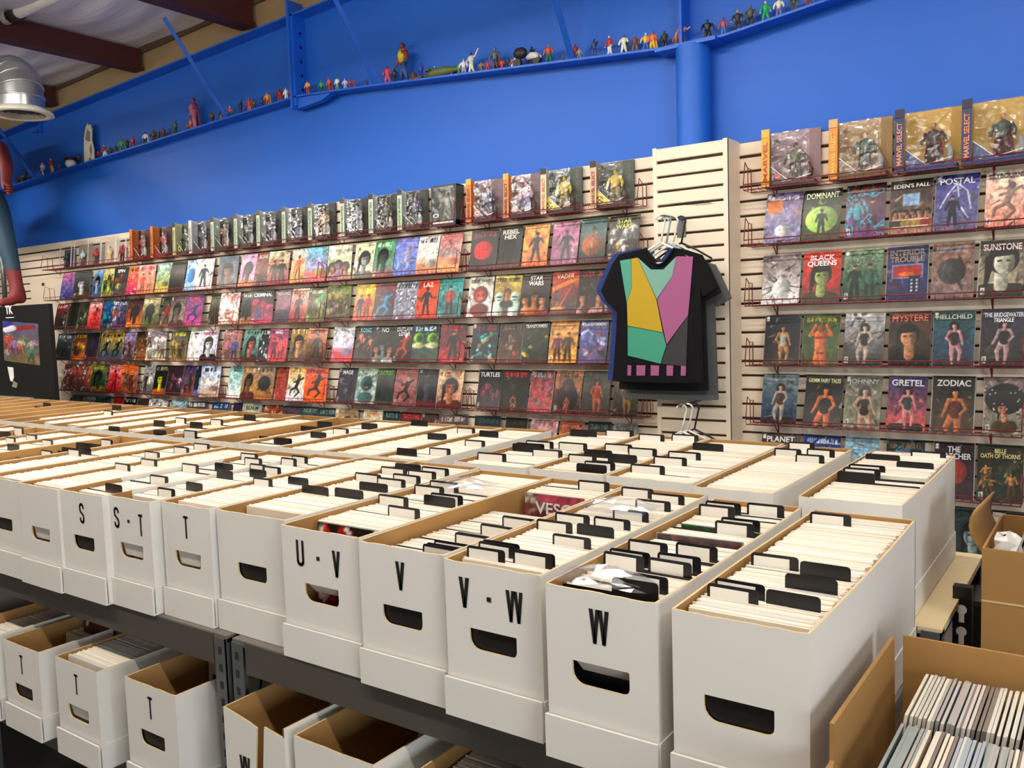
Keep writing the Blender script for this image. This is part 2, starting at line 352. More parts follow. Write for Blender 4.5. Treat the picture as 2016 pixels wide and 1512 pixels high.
# ---------------------------------------------------------------- printed covers
NOISE = {}
def vnoise(nu, nv, cells, seed):
    r = np.random.RandomState(seed); g = r.rand(int(cells*1.5)+3, cells+3)
    u = np.linspace(0, cells, nu); v = np.linspace(0, cells*1.5, nv); iu = u.astype(int); iv = v.astype(int); fu = (u-iu); fv = (v-iv)[:, None]
    fu = fu*fu*(3-2*fu); fv = fv*fv*(3-2*fv)
    a = g[iv][:, iu]; b = g[iv][:, iu+1]; c = g[iv+1][:, iu]; d = g[iv+1][:, iu+1]
    return (a*(1-fu)+b*fu)*(1-fv)+(c*(1-fu)+d*fu)*fv
class Art:
    def __init__(s, nu, nv, c1, c2, seed, rough=.16):
        s.nu, s.nv = nu, nv; s.r = random.Random(seed)
        s.U, s.V = np.meshgrid(np.linspace(0, 1, nu), np.linspace(0, 1.54, nv))
        k = (s.V/1.54)[..., None]; s.a = np.array(c1)*k+np.array(c2)*(1-k)
        s.px = 1.2/nu
        n = vnoise(nu, nv, 5, seed)*.6+vnoise(nu, nv, 12, seed+1)*.4
        s.a = np.clip(s.a*(1+(n[..., None]-.5)*rough*3.2), 0, 1)
    def mix(s, d, col, al=1):
        m = np.clip(.5-d/s.px, 0, 1)[..., None]*al; s.a = s.a*(1-m)+np.array(col)*m
    def mixs(s, d, col, cx, r, al):
        m = np.clip(.5-d/s.px, 0, 1)[..., None]*al; k = (1.12-.5*np.clip((s.U-cx)/max(r, 1e-3)*.5+.5, 0, 1))[..., None]
        s.a = s.a*(1-m)+np.clip(np.array(col)*k, 0, 1)*m
    def busy(s, cols, n=26, al=.55):
        for k in range(n):
            x, y, t, q = s.r.random(), s.r.random()*1.54, s.r.uniform(0, 6.28), s.r.uniform(.05, .3); c = s.r.choice(cols); f = s.r.uniform(.5, 1.3)
            s.cap(x, y, x+q*math.cos(t), y+q*math.sin(t), s.r.uniform(.012, .05), tuple(min(1, v*f) for v in c), .008, al)
    def disk(s, x, y, rx, ry, col, al=1): s.mixs((np.sqrt(((s.U-x)/rx)**2+((s.V-y)/ry)**2)-1)*min(rx, ry), col, x, rx, al)
    def cap(s, x0, y0, x1, y1, r, col, r2=None, al=1):
        dx, dy = x1-x0, y1-y0; t = np.clip(((s.U-x0)*dx+(s.V-y0)*dy)/(dx*dx+dy*dy+1e-9), 0, 1)
        rr = r+((r2 if r2 is not None else r)-r)*t
        s.mixs(np.hypot(s.U-x0-t*dx, s.V-y0-t*dy)-rr, col, x0+t*dx, r*1.2, al)
    def rect(s, x0, x1, y0, y1, col, al=1): s.mix(np.maximum(np.abs(s.U-(x0+x1)/2)-(x1-x0)/2, np.abs(s.V-(y0+y1)/2)-(y1-y0)/2), col, al)
    def man(s, x, y, h, c, sk, c2=None, pose=0):
        c2 = c2 or tuple(v*.6 for v in c); q = h; j = s.r.uniform(-.05, .05)
        s.cap(x-.05*q, y+.5*q, x-(.09+pose*.08)*q, y+.03*q, .055*q, c2, .04*q); s.cap(x+.05*q, y+.5*q, x+(.1+pose*.1)*q, y+.03*q, .055*q, c2, .04*q)
        s.cap(x, y+.5*q, x, y+.74*q, .085*q, c, .11*q)
        s.cap(x-.11*q, y+.78*q, x-(.19+pose*.08)*q, y+(.5+j)*q, .045*q, c, .035*q); s.cap(x+.11*q, y+.78*q, x+(.2+pose*.1)*q, y+(.55-j+pose*.25)*q, .045*q, c, .035*q)
        s.disk(x, y+.93*q, .06*q, .075*q, sk)
        s.disk(x-.01*q, y+.965*q, .06*q, .045*q, tuple(v*.35 for v in sk))
    def woman(s, x, y, h, c, sk, hair=(.1, .07, .06)):
        q = h
        j = s.r.uniform(-.03, .03); e = s.r.choice((-1, 1)); X = x; s.cap(x-.3*q, y-.05*q, x+.25*q, y-.02*q, .12*q, tuple(v*.5 for v in c))
        s.disk(x+j, y+.88*q, .095*q, .12*q, hair); s.cap(x-.07*q, y+.9*q, x-.11*q, y+.6*q, .045*q, hair, .02*q); s.cap(x+.06*q, y+.9*q, x+(.1+j)*q, y+.64*q, .04*q, hair, .015*q)
        s.cap(x-e*.04*q, y+.46*q, x-e*.05*q, y+.24*q, .068*q, sk, .045*q); s.cap(x-e*.05*q, y+.24*q, x-e*.03*q, y-.02*q, .043*q, sk, .028*q)
        s.cap(x+e*.04*q, y+.46*q, x+e*.13*q, y+.26*q, .066*q, sk, .045*q); s.cap(x+e*.13*q, y+.26*q, x+e*.1*q, y+.02*q, .042*q, sk, .028*q)
        s.cap(x, y+.47*q, x, y+.58*q, .09*q, sk, .055*q); s.cap(x, y+.58*q, x, y+.7*q, .055*q, sk, .085*q); s.cap(x-.07*q, y+.755*q, x+.07*q, y+.755*q, .036*q, sk); s.cap(x, y+.74*q, x, y+.84*q, .032*q, sk)
        s.cap(x, y+.5*q, x, y+.58*q, .088*q, c, .058*q); s.cap(x, y+.58*q, x, y+.66*q, .058*q, c, .075*q); s.cap(x-.04*q, y+.68*q, x+.04*q, y+.68*q, .048*q, c)
        s.cap(x-e*.1*q, y+.76*q, x-e*.17*q, y+.6*q, .03*q, sk); s.cap(x-e*.17*q, y+.6*q, x-e*.09*q, y+.5*q, .025*q, sk); s.cap(x+e*.1*q, y+.76*q, x+e*.15*q, y+.58*q, .03*q, sk); s.cap(x+e*.15*q, y+.58*q, x+e*(.2+j)*q, y+.44*q, .025*q, sk)
        s.disk(x+j*.5, y+.885*q, .046*q, .064*q, sk); s.cap(x-.04*q, y+.94*q, x+.04*q, y+.945*q, .026*q, hair)
    def bust(s, x, y, q, c, sk, hair):
        s.cap(x-.16*q, y-.1, x+.16*q, y-.1, .2*q, c); s.cap(x, y+.1*q, x, y+.3*q, .08*q, sk)
        j = s.r.uniform(-.05, .05); t = s.r.choice((-1, 1))
        s.disk(x+j, y+.5*q, .185*q, .22*q, hair); s.cap(x-.14*q, y+.5*q, x-.18*q, y+.12*q, .06*q, hair, .02*q); s.disk(x+.02*t+j, y+.45*q, .125*q, .175*q, sk)
        s.cap(x+j-.1*q, y+.58*q, x+j+.12*q, y+.6*q, .05*q, hair); s.cap(x+j-.06*q, y+.47*q, x+j-.03*q, y+.475*q, .014*q, hair); s.cap(x+j+.05*q, y+.475*q, x+j+.08*q, y+.47*q, .014*q, hair); s.cap(x+j+.1*q*t, y+.5*q, x+j+.07*q*t, y+.33*q, .035*q, tuple(v*.62 for v in sk), .02*q, .7)
def paint(spec, nu, nv, seed):
    cols, motif, tcol, text, _ = spec
    c = [hx(k) for k in cols.split()]
    while len(c) < 4: c.append(tuple(1-v for v in c[-1]))
    A = Art(nu, nv, c[0], c[1], seed); f, g = c[2], c[3]; r = A.r; dk = (.06, .05, .06)
    skin = (.82, .6, .46)
    if motif: A.busy([c[0], c[1], f, g, (.1, .09, .1), (.85, .8, .72)], 30 if motif not in ('l', 'o', 'd', 'b') else 16)
    for m in motif:
        if m == 'm': A.man(.5+r.uniform(-.05, .05), .12, 1.12, f, g, pose=r.random()*.6)
        elif m == 'w': A.woman(.52, .1, 1.15, f, g)
        elif m == 'W': A.woman(.55, -.25, 1.5, f, g)
        elif m == 'b': A.bust(.5, .12, 1.5, f, g, dk)
        elif m == 'B': A.bust(.5, .08, 1.9, f, g, tuple(v*.4 for v in f))
        elif m == '2': A.man(.3, .08, 1.0, f, skin); A.man(.68, .05, 1.05, g, skin)
        elif m == '3':
            for k, x in enumerate((.2, .5, .8)): A.bust(x, .1+.1*(k == 1), .95, (f, g, f)[k], skin if k != 1 else g, dk)
        elif m == 'c':
            for k in range(9):
                col = r.choice([f, g, tuple(v*.45 for v in f), tuple(min(1, v*1.3+.1) for v in g)])
                x, y, q = r.uniform(.1, .9), r.uniform(.05, .75), r.uniform(.4, .7)
                A.man(x, y, q, col, r.choice([skin, g, (.9, .85, .8)]), pose=r.random())
        elif m == 'o': A.disk(.48, .75, .34, .36, f); A.disk(.4, .85, .15, .14, tuple(min(1, v+.15) for v in f), .5)
        elif m == 'd': A.disk(.5, .62, .42, .4, f); A.man(.5, .18, .75, g, g); A.disk(.5, 1.18, .1, .1, tuple(v*.8 for v in f)); A.disk(.5, 1.18, .065, .065, c[1])
        elif m == 'r':
            for k in range(16):
                x, y = r.uniform(.08, .92), r.uniform(.08, 1.1); w, h = r.uniform(.04, .16), r.uniform(.05, .2)
                col = r.choice([f, g, dk, tuple(min(1, v*1.4) for v in f)]); A.cap(x, y, x+r.uniform(-.2, .2), y+r.uniform(-.15, .2), w*.6, col, w*.3)
        elif m == 'l':
            A.rect(-.1, 1.1, -.1, .45, f); A.rect(-.1, 1.1, .45, .6, tuple((a+b)/2 for a, b in zip(f, c[0]))); A.disk(.7, .42, .25, .14, g)
        elif m == 'x':
            for k in range(26):
                t = r.uniform(0, 6.28); q = r.uniform(.25, .7); A.cap(.5+.2*math.cos(t), .6+.2*math.sin(t), .5+q*math.cos(t), .6+q*math.sin(t), .025, r.choice([f, g]), .004)
            A.disk(.5, .45, .24, .3, f)
        elif m == 'n':
            A.cap(.6, .95, .52, .65, .1, f, .08); A.cap(.52, .62, .25, .5, .065, f, .045); A.cap(.25, .5, .2, .3, .04, f); A.cap(.54, .6, .7, .4, .065, f, .045); A.cap(.7, .4, .5, .2, .04, f)
            A.cap(.62, .92, .35, .85, .04, f); A.cap(.62, .92, .85, 1.05, .04, f); A.disk(.63, 1.1, .085, .1, g)
        elif m == 's':
            n = vnoise(A.nu, A.nv, 7, seed+5); n2 = vnoise(A.nu, A.nv, 15, seed+9)
            for th, col in ((.56, f), (.68, g)):
                k = (np.clip((n*.65+n2*.35-th)*14, 0, 1))[..., None]; A.a = A.a*(1-k)+np.array(col)*k
        elif m == 'p': A.rect(.12, .88, .62, 1.02, (.45, .65, .85)); A.rect(.15, .85, .65, .99, f); A.disk(.5, .74, .2, .06, g); A.rect(.55, .82, .2, .68, (.1, .14, .3)); [A.disk(.62+.13*(k % 2), .26+.1*(k//2), .03, .035, (.85, .85, .9)) for k in range(8)]
        elif m == 'g': A.disk(.5, .55, .4, .5, f); A.disk(.5, 1.0, .22, .25, f); A.disk(.5, .9, .12, .12, tuple(v*1.5 for v in f)); A.woman(.5, .02, .6, g, (.8, .55, .45))
        elif m == 'e':
            for x in (.24, .76): A.disk(x, .98, .2, .22, f); A.disk(x+.02, .95, .13, .14, tuple(v*.6 for v in f)); A.disk(x, .68, .26, .12, g)
        elif m == 'h':
            for x in (.2, .78): A.cap(x, .1, x, .45, .18, f); A.disk(x, .72, .15, .18, f); A.cap(x-.08, .72, x+.08, .72, .03, dk); A.cap(x-.05, .6, x+.05, .6, .02, dk)
            A.bust(.5, .55, .7, dk, g, (.45, .25, .1))
        elif m == 'k': A.disk(.5, .85, .3, .33, f); A.disk(.52, .8, .2, .2, g); A.disk(.5, .25, .38, .25, f); A.disk(.4, .82, .04, .05, dk); A.disk(.62, .82, .04, .05, dk); A.cap(.44, .68, .58, .7, .02, (.9, .8, .8))
        elif m == 'z':
            for x0, y0, x1, y1 in ((.5, 1.3, .3, 1.0), (.3, 1.0, .12, .6), (.5, 1.3, .75, 1.05), (.75, 1.05, .85, .55), (.5, 1.3, .55, .9), (.62, .6, .8, .3)): A.cap(x0, y0, x1, y1, .025, f, .012)
            A.man(.42, .1, .85, g, skin)
        elif m == 't': A.rect(.08, .92, .16, .42, (.85, .8, .72)); [A.bust(.12+.15*k, .4, .42, r.choice([f, g, dk, (.7, .6, .3)]), skin, dk) for k in range(6)]; A.rect(.3, .7, .8, 1.15, (.6, .7, .8))
        elif m == 'u': A.disk(.5, .95, .48, .42, f); A.bust(.5, .3, .85, g, skin, dk); [A.disk(r.uniform(0, 1), r.uniform(.4, 1.3), .02, .02, (.95, .95, .95)) for k in range(22)]
        elif m == 'v': A.cap(.3, .15, .75, 1.0, .03, (1, .45, .35), .02); A.disk(.3, .2, .3, .05, f); A.cap(-.1, .85, 1.1, 1.3, .08, g)
        elif m == 'q': A.rect(.05, .45, .9, 1.3, f); A.disk(.5, .35, .2, .18, g)
        elif m == 'y': A.cap(.2, .9, .5, .98, .05, g); A.cap(.8, .9, .5, .98, .05, g); A.cap(.2, .9, .35, 1.2, .045, g); A.cap(.8, .9, .65, 1.2, .045, g); A.cap(.5, .35, .5, .9, .15, g, .17); A.disk(.5, 1.1, .1, .12, tuple(v*.7 for v in g)); A.cap(.42, .1, .44, .35, .1, g); A.cap(.6, .1, .57, .35, .1, g); A.cap(.38, .82, .62, .82, .04, f); A.cap(.42, .36, .58, .36, .03, f)
    if tcol and not text:                   # lettering too small to read: a band of blocks
        tc = hx(tcol); rr = np.random.RandomState(seed); cols_ = rr.rand(nu) > .32; n = vnoise(nu, nv, 18, seed+3)
        band = ((A.V > 1.28) & (A.V < 1.44) & cols_[None, :] & (A.U > .08) & (A.U < .92) & (n > .3))[..., None]*.9
        A.a = A.a*(1-band)+np.array(tc)*band
    if seed % 3 == 0: A.rect(.05, .14, .07, .25, (.9, .9, .88)); A.rect(.07, .12, .1, .22, (.45, .45, .45))
    if seed % 4 == 1: A.rect(.03, .11, 1.36, 1.5, (.92, .9, .88))
    n = vnoise(nu, nv, 16, seed+21); A.a = np.clip(A.a*(.86+.3*n[..., None]), 0, 1)**1.42
    return A.a
def ink_grid(name, a, w, h, bow, m, y0):
    nv, nu, _ = a.shape
    u = np.linspace(-w/2, w/2, nu); v = np.linspace(0, 1, nv)
    co = np.zeros((nv, nu, 3)); co[..., 0] = u[None]; co[..., 2] = v[:, None]*h; co[..., 1] = y0+(bow*np.sin(math.pi*v))[:, None]
    idx = np.arange(nv*nu).reshape(nv, nu); f = np.stack([idx[:-1, :-1], idx[:-1, 1:], idx[1:, 1:], idx[1:, :-1]], -1).reshape(-1, 4)
    me = bpy.data.meshes.new(name); me.from_pydata(co.reshape(-1, 3).tolist(), [], f.tolist())
    lin = np.where(a <= .04045, a/12.92, ((a+.055)/1.055)**2.4); c4 = np.ones((nv*nu, 4), np.float32); c4[:, :3] = lin.reshape(-1, 3)
    at = me.color_attributes.new('ink', 'FLOAT_COLOR', 'POINT'); at.data.foreach_set('color', c4.ravel())
    me.materials.append(m); me.polygons.foreach_set('use_smooth', [True]*len(me.polygons)); return me
BODY = {}
def body_mesh(w, h, bow):
    k = (round(w, 2), round(bow, 3))
    if k not in BODY:
        mb = MB(); n = 6
        for i in range(n):
            a, b = i/n, (i+1)/n; ya, yb = bow*math.sin(math.pi*a), bow*math.sin(math.pi*b)
            mb.add([(-w/2, ya, a*h), (w/2, ya, a*h), (w/2, yb, b*h), (-w/2, yb, b*h), (-w/2, ya+.004, a*h), (w/2, ya+.004, a*h), (w/2, yb+.004, b*h), (-w/2, yb+.004, b*h)],
                   [(0, 1, 2, 3), (4, 7, 6, 5), (0, 3, 7, 4), (1, 5, 6, 2)]+([(0, 4, 5, 1)] if i == 0 else [])+([(3, 2, 6, 7)] if i == n-1 else []))
        BODY[k] = mb.mesh('comic_body', mat('comic_edge', '8d8a85', .5))
    return BODY[k]
NC = [100]
def comic(loc, rot, spec, label, group, w=.17, h=.262, res=(26, 40), place=None):
    NC[0] += 7; seed = NC[0]; bow = random.choice((-.006, -.003, .002, .004))
    o = link('comic_book', body_mesh(w, h, bow), None, loc, rot); tag(o, label, 'comic', group)
    c = link('cover', ink_grid('cover', paint(spec, res[0], res[1], seed), w-.001, h-.002, bow, cover_m, -.0012), o, (0, 0, .001))
    if spec[3]:
        tx, tc = spec[3], spec[2]; rows = tx.split('\n'); k = max(len(q) for q in rows)
        tw = min(.9*w, .02*k+.03)*(.95); th = .03*len(rows) if k < 9 else .022*len(rows)
        link('title', text_mesh(tx, tw, th, flat(tc, .4), .02), o, (0, -.0035+bow*math.sin(math.pi*.86), h*.945-th/2-.004))
    return o

# ---------------------------------------------------------------- wire racks
RZ_L = [.605, .305, .012, -.283, -.583, -.885, -1.19]
RZ_R = [.615, .335, .028, -.28, -.586, -.893, -1.2]
RACKS = [(-8.74, -7.36), (-7.32, -6.06), (-6.02, -4.79), (-4.75, -3.5), (-3.44, -2.2), (-1.6, -.36)]
_R = {}
def rack_parts(L):
    k = round(L, 2)
    if k in _R: return _R[k]
    d = .128; P = []
    P.append(('front_rail', [[(0, -d, .0), (L, -d, 0)]], .003)); P.append(('front_rail', [[(0, -d+.006, -.028), (L, -d+.006, -.028)]], .003))
    P.append(('rear_rail', [[(0, -.012, -.03), (L, -.012, -.03)]], .003))
    cr_ = []
    n = int(L/.038)
    for i in range(n+1):
        x = L*i/n; cr_.append([(x, -.012, -.03), (x, -d+.006, -.03), (x, -d, .002)])
    P.append(('cross_wires', cr_, .0016))
    for x in (0, L): P.append(('end_frame', [[(x, -d, 0), (x, -.1, .115), (x, -.06, .09), (x, -.012, .09), (x, -.012, -.03)], [(x, -.06, .09), (x, -.06, -.03)]], .0026))
    for x in (.13, L-.13): P.append(('bracket', [[(x, -.003, -.03), (x, -.003, -.085), (x, -.07, -.03)]], .0032))
    out = []
    for nm, paths, r in P:
        mb = MB()
        for p in paths: mb.tube(p, r, 5)
        out.append((nm, mb.mesh(nm, redw, True)))
    _R[k] = out; return out
ROWN = ['top packaged-figure', 'first comic', 'second comic', 'third comic', 'fourth comic', 'fifth comic', 'bottom comic']
BAYN = ['leftmost bay', 'second bay from the left', 'middle bay of the left wall', 'fourth bay from the left', 'bay beside the shirts', 'right-hand bay']
for bi, (xa, xb) in enumerate(RACKS):
    for ri in range(7 if bi == 5 else 6):
        z = EYE+(RZ_R if bi == 5 else RZ_L)[ri]
        t = thing('wire_rack', 'red wire rack, %s row, %s' % (ROWN[ri], BAYN[bi]), 'wire rack', (xa, D, z), group='red wire racks')
        for nm, me in rack_parts(xb-xa):
            o = link(nm, me, t)
            if nm == 'cross_wires': o['kind'] = 'stuff'

# ---------------------------------------------------------------- comics on the racks
# (left px, right px in the noted crop, 'bg-top bg-bottom fg fg2', motif, title colour, title, description)
C4 = (0, 420, 3.0); C5 = (600, 320, 3.0); C6 = (1344, 420, 3.0); C3 = (1344, 0, 3.0)
L1 = [(C4, 370, 450, 'd8a 348 67b 99c', 's', '', '', 'pink and blue'), (C4, 450, 545, '333 222 653 eee', 'b', '', '', 'dark with a white shield shape'), (C4, 548, 605, '9bd 357 58b cde', 'b', '', '', 'light blue'),
 (C4, 605, 668, 'dc7 ab6 c52 352', 'c', 'fff', '', 'pale yellow crowded'), (C4, 668, 752, '233 344 cd8 832', 'c', 'fff', 'SPIN', 'dark green white-lettered'), (C4, 752, 822, 'fa3 c38 d36 fcd', 's', '322', '', 'orange over magenta'),
 (C4, 822, 922, 'ebb e84 e55 fa8', '2', 'a22', '', 'pink and orange couple'), (C4, 922, 1003, 'acc bb6 cb6 895', 'l', 'fff', '', 'green meadow'), (C4, 1005, 1092, '221 322 543 321', 'm', '', '', 'near-black brown'),
 (C4, 1095, 1155, 'cde 9ce 29d fd5', 'o', '', '', 'white with a cyan ring'), (C4, 1157, 1264, 'fff eee 112 ccb', 'm', '', '', 'white with black seated musician'),
 (C4, 1295, 1412, '678 877 654 a87', 'b', '', '', 'grey-brown sculpture'), (C4, 1415, 1508, 'ebd eac e92 743', 'b', '', '', 'pink with orange-shirted man'), (C4, 1508, 1592, 'c63 433 322 b76', 's', 'ddd', 'BONE', 'orange and black stormy'),
 (C4, 1594, 1718, 'eec a44 653 332', '2', '', '', 'cream with thin figures'), (C4, 1718, 1808, 'fee ea5 e82 754', 'm', '', '', 'white and orange'), (C4, 1808, 1935, '8cd d9c d88 cb7', 'l', '', '', 'candy pink landscape'),
 (C5, 150, 292, 'eed cda dba c9b', '3', '', '', 'washed-out yellow and pink'), (C5, 288, 408, 'eeb edd 9a9 bbb', 'b', '', '', 'almost white sketchy'), (C5, 408, 528, '6a7 899 b88 465', 'b', 'ded', '', 'pale green title sketch'),
 (C5, 528, 660, '99d 79d ccd b9b', 'n', '', '', 'lavender and sky blue'), (C5, 660, 785, 'eee edc c97 bbb', 'l', '433', '', 'white watery'), (C5, 788, 920, 'e99 9bb ea7 c87', 'l', '', '', 'pastel orange sunset'),
 (C5, 980, 1138, '333 322 e23 a22', 'o', 'b33', '', 'black with a red ball'), (C5, 1142, 1278, '433 243 653 332', 'b', 'eed', 'REBEL\nHEX', 'dark face with pale block letters'), (C5, 1288, 1442, 'eb8 e83 556 889', 'm', '', '', 'orange with armoured man'),
 (C5, 1455, 1615, 'd9b 857 445 865', 'm', '', '', 'pink with soldier'), (C5, 1625, 1780, '477 344 a63 c85', 'd', '', '', 'teal disc with brown-robed man'), (C5, 1792, 1970, '222 322 db4 eee', 'c', 'cc6', 'STAR\nWARS', 'black with yellow figures')]
L2 = [(C4, 330, 395, 'a33 222 555 999', 'c', 'eee', '', 'red-topped grey'), (C4, 398, 455, '332 332 443 221', 'b', '', '', 'dull olive black'), (C4, 458, 522, '554 443 dc9 242', 'c', '', '', 'black with cream creatures'),
 (C4, 524, 602, 'eaa c33 c32 242', 'n', 'eee', '', 'red and white action'), (C4, 604, 662, '27b 124 28c 4a4', 's', '', '', 'blue over black'), (C4, 664, 752, '335 436 d73 99b', 'c', 'eef', '', 'white-titled blue crowd'),
 (C4, 756, 846, '311 e82 e93 421', 'b', '', '', 'fiery orange face'), (C4, 850, 948, 'ba7 564 785 443', 'b', 'ddc', '', 'yellow-edged grey'), (C4, 950, 1008, '343 876 b32 dcc', 'm', '', '', 'red-costumed figure on grey'),
 (C4, 1008, 1094, '766 a98 644 877', 'b', '', '', 'faded brown'), (C4, 1100, 1200, '738 c59 247 c33', 'n', 'd44', 'SUPER', 'purple with leaping figure'), (C4, 1238, 1306, '664 343 553 332', 'm', '', '', 'dark olive soldier'),
 (C4, 1308, 1424, 'eee edc a33 c98', 's', 'a63', '', 'cream with red scraps'), (C4, 1424, 1496, '654 344 c96 443', 'b', 'eee', '', 'brown-grey portrait'), (C4, 1498, 1624, '112 d27 26b d36', 'c', 'fff', 'CRIMINAL', 'blue and magenta'),
 (C4, 1628, 1712, '867 a78 445 556', 'l', 'ddd', 'REDLANDS', 'mauve dusk'), (C4, 1714, 1814, 'edc a33 222 b43', 'm', 'a22', 'DEADLY', 'cream over red skirt'), (C4, 1816, 1925, '776 784 b43 595', 'c', 'ddc', '', 'grey-green jungle'),
 (C5, 140, 280, '9a5 654 cb7 766', 'c', '786', '', 'mossy crowd'), (C5, 292, 405, 'ed4 d64 536 c35', '2', '', '', 'yellow with purple couple'), (C5, 408, 530, '922 134 4ad 156', 'n', '', '', 'deep blue with red top'),
 (C5, 532, 658, 'bbc 99a 667 eee', 's', '333', '', 'black and white swirling'), (C5, 662, 782, 'e52 e64 222 322', 'm', 'eee', 'LAZ', 'orange-red with dancer'), (C5, 790, 930, '4aa 488 c66 ddb', 'm', '', '', 'turquoise with red figures'),
 (C5, 965, 1108, 'ddc ddd 822 d54', 'k', '111', 'STAR WARS', 'cream with red round-headed child'), (C5, 1114, 1272, 'dc7 432 dfe c85', 'h', '111', 'STAR WARS', 'yellow with two pale helmets'), (C5, 1278, 1444, '543 322 953 c84', '3', 'eee', 'STAR\nWARS', 'brown group portrait'),
 (C5, 1456, 1614, 'c43 333 fb3 e93', 'v', 'ec9', 'VADER', 'dark with a red light beam'), (C5, 1614, 1768, '322 433 dbb 533', '3', 'c22', '', 'three pale women'), (C5, 1774, 1900, 'cb6 865 543 432', 'b', '', '', 'yellowish half-hidden')]
L3 = [(C4, 345, 434, '566 333 244 cde', 'm', 'eee', '', 'white-framed dark'), (C4, 436, 505, '531 e83 522 da3', 'c', 'cb3', '', 'orange with yellow bar'), (C4, 507, 582, '223 533 447 a53', 'm', '', '', 'dark navy and red'),
 (C4, 585, 722, 'eb4 357 123 adf', 'n', '222', '', 'yellow with blue-black acrobat'), (C4, 728, 792, 'a9c 655 b78 eee', 'c', '', '', 'lavender panelled'), (C4, 794, 868, '432 a74 321 ca7', 's', '', '', 'brown with dark swirl'),
 (C4, 870, 1010, '878 bb9 c43 eed', 'c', '', '', 'red-caped crowd'), (C4, 1012, 1112, '554 985 a64 cb5', 'c', 'cc4', '', 'mustard-titled crowd'), (C4, 1114, 1188, 'eee ddd ccc bbb', '', '111', 'W\nS\nJI', 'white with black upright letters'),
 (C4, 1190, 1290, 'dde ccd 222 ddd', 'b', 'a22', 'FANLANE', 'white with black-haired girl'), (C4, 1322, 1428, 'a66 876 c89 66a', '2', 'caa', '', 'dusty pink trio'), (C4, 1434, 1525, '8ba 577 554 c76', 'b', '233', '', 'aqua with helmeted man'),
 (C4, 1527, 1590, '233 123 345 fff', 's', 'eee', '', 'inky teal'), (C4, 1592, 1700, 'a58 d45 946 e76', '2', 'fff', 'WHO', 'magenta and red'), (C4, 1708, 1812, 'ca6 653 654 da7', 'b', 'eed', '', 'tan man portrait'),
 (C4, 1815, 1930, 'd84 543 332 e94', 'm', '321', 'DOCTOR', 'orange and brown'), (C5, 165, 290, 'ddd bbd c45 99b', 'l', '', '', 'pale lavender with red splash'), (C5, 292, 404, '333 544 433 a65', 'c', '7cd', 'KONG', 'brown-black with cyan mark'),
 (C5, 406, 526, '111 222 cdd 899', '3', 'ddd', 'NO', 'black with white heads'), (C5, 528, 640, '222 221 d42 eee', 'n', 'ddd', 'OUTLAW\nLOTUS', 'black with red dancer'), (C5, 642, 798, '246 565 9c5 dda', 'e', 'dee', '', 'green cat-eyed'),
 (C5, 800, 950, '534 b23 222 cb6', 'm', 'c23', '', 'plum with black-clad figure'), (C5, 982, 1136, '245 344 6aa c95', 'r', 'a34', '', 'dark teal machine'), (C5, 1146, 1284, '444 643 d63 876', 'c', '877', '', 'brown battlefield'),
 (C5, 1288, 1438, '232 343 ba4 363', 'r', 'eee', 'TRANSFORMERS', 'green and yellow robots'), (C5, 1448, 1612, 'c94 da5 846 653', '2', '', '', 'golden'), (C5, 1622, 1786, '77a 558 99c c76', 'r', 'eee', 'TRANSFORMERS', 'lavender robots'), (C5, 1792, 1880, '222 222 c33 eee', 'o', '', '', 'black and red half-hidden')]
